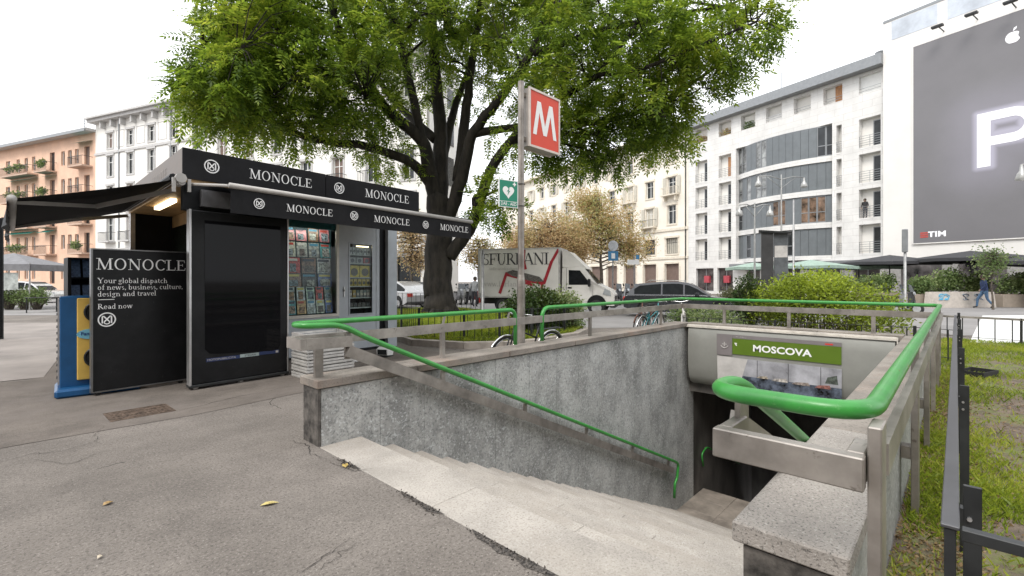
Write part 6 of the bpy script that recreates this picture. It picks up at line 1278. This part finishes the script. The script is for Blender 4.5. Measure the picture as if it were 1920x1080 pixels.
# printed soft halo round the letter: a blurred field on the print itself
def halo_mat(cx, cz, w, h):
    m = m_post; N, L, b = nodes(m); src = b.inputs['Base Color'].links[0].from_socket; tc = N.new('ShaderNodeTexCoord'); sp = N.new('ShaderNodeSeparateXYZ'); L.new(tc.outputs['Object'], sp.inputs[0])
    def dist(rect):
        outs = []
        for o, c, s_ in ((sp.outputs[0], (rect[0]+rect[2])/2, (rect[2]-rect[0])/2), (sp.outputs[2], (rect[1]+rect[3])/2, (rect[3]-rect[1])/2)):
            a = N.new('ShaderNodeMath'); a.operation = 'SUBTRACT'; L.new(o, a.inputs[0]); a.inputs[1].default_value = c; ab = N.new('ShaderNodeMath'); ab.operation = 'ABSOLUTE'; L.new(a.outputs[0], ab.inputs[0])
            s2 = N.new('ShaderNodeMath'); s2.operation = 'SUBTRACT'; L.new(ab.outputs[0], s2.inputs[0]); s2.inputs[1].default_value = s_; mxx = N.new('ShaderNodeMath'); mxx.operation = 'MAXIMUM'; L.new(s2.outputs[0], mxx.inputs[0]); mxx.inputs[1].default_value = 0; outs.append(mxx.outputs[0])
        cv = N.new('ShaderNodeCombineXYZ'); L.new(outs[0], cv.inputs[0]); L.new(outs[1], cv.inputs[1]); ln = N.new('ShaderNodeVectorMath'); ln.operation = 'LENGTH'; L.new(cv.outputs[0], ln.inputs[0]); return ln.outputs['Value']
    k = h*.2; ds = [dist((cx, cz, cx + k, cz + h)), dist((cx, cz + h - k, cx + w*.8, cz + h)), dist((cx, cz + h*.4, cx + w*.8, cz + h*.4 + k)), dist((cx + w - k, cz + h*.52, cx + w, cz + h*.88))]; mn = None
    for d_ in ds:
        if mn is None: mn = d_; continue
        q_ = N.new('ShaderNodeMath'); q_.operation = 'MINIMUM'; L.new(mn, q_.inputs[0]); L.new(d_, q_.inputs[1]); mn = q_.outputs[0]
    for rng_, amt, col in ((3.0, .28, (.36, .345, .42)), (.4, .45, (.6, .58, .72))):
        mr = N.new('ShaderNodeMapRange'); mr.interpolation_type = 'SMOOTHSTEP'; L.new(mn, mr.inputs[0]); mr.inputs[1].default_value = 0; mr.inputs[2].default_value = rng_; mr.inputs[3].default_value = amt; mr.inputs[4].default_value = 0
        mi = N.new('ShaderNodeMix'); mi.data_type = 'RGBA'; L.new(mr.outputs[0], mi.inputs[0]); L.new(src, mi.inputs[6]); mi.inputs[7].default_value = (*col, 1); src = mi.outputs[2]
    L.new(src, b.inputs['Base Color'])
lx0 = sB(1838); lz0 = Rz_(1838, 317); lh = Rz_(1838, 218) - lz0; lw = lh*.78
halo_mat(lx0, lz0, lw, lh)
b = MB(); st = (sB(1866) - sB(1838))*.9; r_ = lh*.31; yy = -.63
b.box(lx0, yy - .008, lz0, lx0 + st, yy, lz0 + lh)
oc, ic = [], []
cz_ = lz0 + lh - r_; cxp = lx0 + lw - r_
for k in range(17):
    a = R(90 - k*180/16); oc.append((cxp + r_*math.cos(a), cz_ + r_*math.sin(a))); ic.append((cxp + (r_-st*.88)*math.cos(a), cz_ + (r_-st*.88)*math.sin(a)))
oc = [(lx0 + st + .001, lz0 + lh)] + oc + [(lx0 + st + .001, cz_ - r_)]; ic = [(lx0 + st + .001, lz0 + lh - st*.88)] + ic + [(lx0 + st + .001, cz_ - r_ + st*.88)]
for k in range(len(oc) - 1): b.add([(*oc[k][:1], yy - .006, oc[k][1]), (oc[k+1][0], yy - .006, oc[k+1][1]), (ic[k+1][0], yy - .006, ic[k+1][1]), (ic[k][0], yy - .006, ic[k][1])], [(0, 3, 2, 1)])
b.build('letter', mat('poster_white', (.92, .92, .95), .5, var=0), po)
ax, az = sB(1905), Rz_(1905, 74); ar = .42; b = MB(); n = 28; pts = []
for k in range(n):
    a = 2*math.pi*k/n; rr = ar*(1 - .1*math.exp(-((a - math.pi/2)/.35)**2) - .08*math.exp(-((a - 3*math.pi/2)/.3)**2)); x, z = rr*math.cos(a)*.92, rr*math.sin(a)
    db = math.hypot(x - .5, z - .06)
    if db < .24: x = .5 - .24*math.cos(math.asin(max(-1, min(1, (z - .06)/.24))))
    pts.append((ax + x, az + z))
b.add([(x, yy - .006, z) for x, z in pts], [tuple(range(n-1, -1, -1))]); b.add([(ax + .0, yy - .006, az + .42), (ax + .04, yy - .006, az + .62), (ax + .2, yy - .006, az + .72), (ax + .17, yy - .006, az + .54)], [(0, 1, 2, 3)]); b.build('logo', mat('poster_white', (.92, .92, .95)), po)
tx_, tz_ = sB(1732), Rz_(1732, 447); hh = .42
sans('TIM', (sB(1746), yy - .006, tz_ + .04), (1, 0, 0), (0, 0, 1), hh, mat('poster_white', (.92, .92, .95)), po, bold=.03, wscale=1.15)
b = MB()
for k in range(3): b.box(tx_, yy - .006, tz_ + .02 + k*.16, tx_ + .5, yy - .001, tz_ + .11 + k*.16)
b.build('red_bars', mat('poster_red', (.6, .06, .04), .5), po)
for px, py in ((1775, 62), (1838, 40), (1910, 18)):
    x, z = sB(px), Rz_(px, py); MB().beam((x, -.5, z), (x, -1.6, z + .1), .06, .06).bbox(x - .35, -1.9, z - .02, x + .35, -1.55, z + .14, .02).build('poster_lamp', m_iron, bb)
# ================================================================== street furniture
def lamp_post(label, loc, h, rz, arms=(-1, 1), reach=1.5, grp=None):
    t = thing('street_lamp', label, 'street lamp', (*loc, 0), rz, grp); MB().lathe((0, 0, 0), [(.16, 0), (.16, .5), (.1, .7), (.06, 1.2), (.04, h), (0, h + .1)], 12).build('pole', mat('lamp_grey', (.34, .34, .33), .4, .4), t, True)
    for s in arms:
        a = MB().tube([(0, 0, h - .25), (s*reach*.5, 0, h - .05), (s*reach, 0, h - .1)], .03, 6).tube([(0, 0, h - .8), (s*reach*.6, 0, h - .12)], .018, 5).build('arm', mat('lamp_grey', (.34, .34, .33)), t, True)
        MB().lathe((s*reach, 0, h - .75), [(.0, 0), (.17, .02), (.2, .08), (.15, .28), (.07, .4), (.04, .66)], 12).build('lamp_head', mat('lamp_head', (.42, .42, .41), .3, .2), a, True)
    return t
lamp_post('double-armed street lamp before the curved dark bay, lower of the two', S(1415, 27.5), Z(388, 27.5) + .2, yaw(1, .1), reach=.95)
lamp_post('tall double-armed street lamp before the curved dark bay', S(1465, 30), Z(335, 30) + .2, yaw(1, .1), reach=1.55)
lamp_post('street lamp at the picture edge in front of the poster', S(1955, 19), Z(318, 19) + .3, yaw(1, 0), arms=(-1,), reach=.85)
tall = lambda label, px, d, py, r=.05, cat='post', name='street_post': MB().lathe((0, 0, 0), [(r*1.6, 0), (r*1.6, .15), (r, .2), (r*.9, Z(py, d)), (0, Z(py, d) + .03)], 10).build(name, mat('post_grey', (.3, .3, .3), .4, .4), None, True, loc=(*S(px, d), 0), label=label, cat=cat)
tall('thin grey lamp standard in front of the metal bay', 1488, 31, 375, .06); tall('dark post beside the big trunk and truck', 905, 20.5, 470, .07)
tt_ = thing('traffic_signal', 'grey pole with a narrow upright signal box before the planters', 'signal', (*S(1697, 19.5), 0)); zz = Z(430, 19.5)
MB().lathe((0, 0, 0), [(.09, 0), (.09, .15), (.055, .2), (.05, zz), (0, zz + .02)], 10).build('pole', mat('post_grey', (.3, .3, .3)), tt_, True); MB().bbox(-.12, -.1, zz - .95, -.02, .1, zz, .02).build('signal_box', m_zinc, tt_)
# info totem
to_ = thing('information_totem', 'dark information totem with a slanted cap behind the lime shrub', 'totem', (*S(1451, 17.5), 0), yaw(.9, -.45)); zt = Z(430, 17.5)
MB().bbox(-.42, -.18, 0, -.02, .18, zt - .12, .01).build('dark_column', mat('totem_dark', (.05, .05, .052), .4), to_); MB().bbox(.0, -.1, 0, .45, .1, zt - .16, .01).build('glazed_panel', mat('totem_glass', (.12, .13, .14), .15), to_)
MB().box(.02, -.108, zt - 1.05, .43, -.101, zt - .62).build('pale_notice', mat('notice', (.5, .48, .46), .5), to_); MB().prism([(-.5, zt - .1), (.55, zt - .2), (.55, zt - .14), (-.5, zt - .02)], -.26, .26).build('cap', m_iron, to_)
# clock-like round sign and parking sign
cs = thing('round_sign', 'round white sign above a blue parking sign on a thin post', 'sign', (*S(1149, 27), 0), yaw(1, .2))
MB().cyl(0, 0, 0, Z(452, 27), .04, n=8).build('pole', mat('post_grey', (.3, .3, .3)), cs); MB().disc((0, -.06, Z(461, 27)), (0, 1, 0), .3, .05, 20).build('round_plate', mat('sign_backgrey', (.5, .52, .54), .4, .3), cs)
MB().box(-.3, -.08, Z(489, 27), .3, -.04, Z(471, 27)).build('blue_plate', mat('sign_blue', (.05, .22, .42), .4), cs); MB().box(-.12, -.09, Z(485, 27), .1, -.081, Z(475, 27)).build('mark', m_letter, cs)
dsn = thing('direction_sign', 'small white direction plates on a post before the cream building', 'sign', (*S(1189, 29), 0), yaw(1, .1)); MB().cyl(0, 0, 0, Z(478, 29), .04, n=8).build('pole', mat('post_grey', (.3, .3, .3)), dsn); MB().box(-.45, -.06, Z(496, 29), .3, -.03, Z(487, 29)).build('plate', m_white, dsn); MB().box(.1, -.06, Z(486, 29), .3, -.03, Z(478, 29)).build('blue_plate', mat('sign_blue', (.05, .22, .42)), dsn)
# parasols, planters, graffiti barrier along the far footway
def parasol(label, px, d, py_top, w, col, grp, drop=.55):
    t = thing('parasol', label, 'parasol', (*S(px, d), 0), yaw(1, .15), grp); zt = Z(py_top, d); m_ = mat('parasol_' + col[0], col[1], .8, var=.1)
    V = [(0, 0, zt)] + [(w*x, w*y, zt - drop + (.0 if abs(x) + abs(y) > 1.5 else .06)) for x, y in ((-1, -1), (0, -1), (1, -1), (1, 0), (1, 1), (0, 1), (-1, 1), (-1, 0))]
    MB().add(V, [(0, 1 + k, 1 + (k+1) % 8) for k in range(8)]).build('canopy', m_, t)
    b = MB()
    for k in range(8): a, c = V[1+k], V[1+(k+1) % 8]; b.add([a, c, (c[0], c[1], c[2] - .2), (a[0], a[1], a[2] - .2)], [(0, 3, 2, 1)])
    b.build('hanging_edge', m_, t); MB().cyl(0, 0, 0, zt, .04, n=8).build('pole', m_iron, t); MB().bbox(-.35, -.35, 0, .35, .35, .1, .02).build('base', m_iron, t); return t
dk = ('black', (.045, .045, .05)); gn = ('green', (.3, .4, .34))
parasol('black cafe parasol under the pale wall, first from the totem', 1668, 33, 478, 2.3, dk, 'black parasols before the poster block'); parasol('black cafe parasol under the poster, second from the totem', 1820, 30, 470, 2.6, dk, 'black parasols before the poster block'); parasol('black cafe parasol cut by the picture edge under the poster', 1950, 27, 474, 2.2, dk, 'black parasols before the poster block')
parasol('green cafe parasol just right of the totem', 1520, 34, 487, 1.9, gn, 'green parasols before the modern block', .5); parasol('green cafe parasol between the totem and the black parasols', 1610, 35, 488, 1.9, gn, 'green parasols before the modern block', .5)
parasol('green cafe parasol left of the totem', 1412, 36, 492, 1.4, gn, 'green parasols before the modern block', .4)
def planter(label, px, d, w, hp, hv, grp=None, m=None):
    t = thing('planter', label, 'planter', (*S(px, d), 0), yaw(1, .12), grp); MB().bbox(-w/2, -.35, 0, w/2, .35, hp, .02).build('trough', mat('planter_taupe', (.32, .27, .22), .7, var=.06), t)
    P = in_ellipsoids([((0, 0, hp + hv*.45), (w*.5, .45, hv*.6), 1), ((w*.25, 0, hp + hv*.6), (w*.25, .4, hv*.5), .5)], int(420*w), .6); P = P[P[:, 2] > hp]; quads('foliage', blades(np.repeat(P, 2, 0) + rng.normal(0, .08, (len(P)*2, 3)), rdir(len(P)*2), .15, .1), m or m_leafF, t)
    MB().box(-w/2 + .04, -.31, hp, w/2 - .04, .31, hp + .02).build('soil', m_brown, t); return t
for i, (px, d, w, hv) in enumerate(((1722, 27.6, 1.5, 1.0), (1770, 29, 2.4, 1.5), (1825, 29, 2.2, 1.25), (1905, 27.5, 2.6, 1.2), (1990, 26.5, 2.4, 1.2), (1560, 31, 3.0, 1.1), (1640, 31, 3.0, 1.2))):
    planter('taupe planter with a green hedge, %s' % ['left of the graffiti barrier', 'tallest, behind the graffiti barrier', 'behind the walking person', 'right of the graffiti barrier', 'beyond the picture edge by the barrier', 'under the green parasols', 'under the first black parasol'][i], px, d, w, .75, hv, 'hedge planters before the cafe')
gb = thing('concrete_barrier', 'pale concrete barrier sprayed with blue and grey graffiti', 'barrier', (*S(1803, 26.9), 0), yaw(1, .09))
MB().prism([(-2.0, 0), (2.05, 0), (1.9, .9), (-1.9, .9)], -.12, .35).build('slab', mat('barrier_concrete', (.55, .5, .45), .8, var=.1, scale=3), gb)
for k in range(9):
    x = random.uniform(-1.7, -.9) if k < 4 else random.uniform(.0, 1.7); c = [(.1, .4, .6), (.3, .35, .4), (.06, .07, .09)][0 if k < 4 else 1 + k % 2]; P = [(x + .14*math.cos(a*1.7 + k)*(1 + .4*math.sin(3*a)), -.125 - k*.001, .62 + .17*math.sin(a)) for a in [i*.45 for i in range(14)]]
    MB().tube(P, .022, 4).build('spray_mark', mat('spray%d' % int(c[0]*100), c, .7, var=0), gb)
def kerb_run(label, a, c, n=1):
    t = thing('kerb', label, 'kerb'); L = math.hypot(c[0]-a[0], c[1]-a[1]); k = max(2, int(L/1.5)); u = ((c[0]-a[0])/L, (c[1]-a[1])/L); me = MB().bbox(0, -.1, 0, L/k - .01, .1, .13, .01).mesh('kerb_stone', m_kerb)
    for i in range(k): put('kerb_stone', me, t, (a[0] + u[0]*L*i/k, a[1] + u[1]*L*i/k, 0), math.atan2(u[1], u[0]))
    return t
kerb_run('long pale kerb of the far footway before the cafe planters', S(1580, 31.5), S(2150, 25)); kerb_run('pale kerb along the street before the cream building', S(1100, 46), S(1500, 33))
# market gazebo and tables far left
gz = thing('market_gazebo', 'grey fabric gazebo seen beyond the vending machine', 'gazebo', (*S(40, 26), 0), yaw(1, .2)); zt = Z(478, 26)
MB().add([(-2.2, -1.6, zt - .55), (1.5, -1.6, zt - .55), (1.5, 1.6, zt - .55), (-2.2, 1.6, zt - .55), (-.35, 0, zt + .1)], [(0, 1, 4), (1, 2, 4), (2, 3, 4), (3, 0, 4)]).add([(-2.2, -1.62, zt - .55), (1.5, -1.62, zt - .55), (1.5, -1.62, zt - .9), (-2.2, -1.62, zt - .9), (1.52, -1.6, zt - .55), (1.52, 1.6, zt - .55), (1.52, 1.6, zt - .9), (1.52, -1.6, zt - .9)], [(0, 3, 2, 1), (4, 7, 6, 5)]).build('canopy', mat('gazebo_grey', (.2, .2, .21), .8, var=.1), gz)
for x, y in ((-2.15, -1.55), (1.45, -1.55), (1.45, 1.55), (-2.15, 1.55)): MB().cyl(x, y, 0, zt - .5, .035, n=6).build('leg', m_alu, gz)
MB().box(-2.0, -1.5, zt - 1.9, .9, -1.49, zt - 1.0).build('clear_sheet', mat('gazebo_sheet', (.45, .48, .46), .2, var=.2), gz)
for i, px in enumerate((18, 46, 70)):
    shrub(['leafy potted plant under the gazebo, first from the picture edge', 'leafy potted plant under the gazebo, second from the picture edge', 'leafy potted plant under the gazebo, nearest the vending machine'][i], S(px, 25), sm_(0, [(0, 0, .7, .5, .5, .45, 1)]), 140, .13, m_leafF, 'potted_plant', 'plants under the gazebo', cat='plant')
tb_ = thing('cafe_table', 'dark small table with stools before the gazebo', 'table', (*S(84, 23), 0)); MB().bbox(-.7, -.3, .7, .5, .3, .74, .01).build('table_top', m_iron, tb_)
for x in (-.62, .42):
    for y in (-.25, .25): MB().box(x-.02, y-.02, 0, x+.02, y+.02, .7).build('leg', m_iron, tb_)

# -- unseen side of the square: block of flats added to cut sky fill and reflections
bk = thing('apartment_building', 'unseen grey brown block of flats added behind the viewer to cut sky fill', 'building', (*W(45, -19), 0), yaw(-1, 0))
Wk, HtK = 90.0, 19.0; hk = [(2 + i*3.6, z, 3.4 + i*3.6, z + 2.0) for i in range(24) for z in (1.0, 4.4, 7.7, 11.0, 14.3)]
wall_holes(Wk, HtK, hk, .3).build('wall', mat('render_taupe', (.33, .28, .24), .85, var=.08, scale=.4), bk); MB().box(0, .35, 0, Wk, 12, HtK - .01).build('inner_block', m_wing, bk); MB().box(-.3, -.8, HtK, Wk + .3, 12, HtK + .4).build('roof', m_zinc, bk)

bp_ = Rorg(sR(1619)); pr_ = person('person standing on a balcony of the pale modern block', (0, 0), aR - R(80), ('black', (.03, .03, .032)), ('darkleg', (.05, .05, .06)), ('dark', (.04, .03, .02)), 'stand', .98)
nx_, ny_ = W(-.868, -.497); pr_.location = (bp_[0] - nx_*.3, bp_[1] - ny_*.3, fz[1])
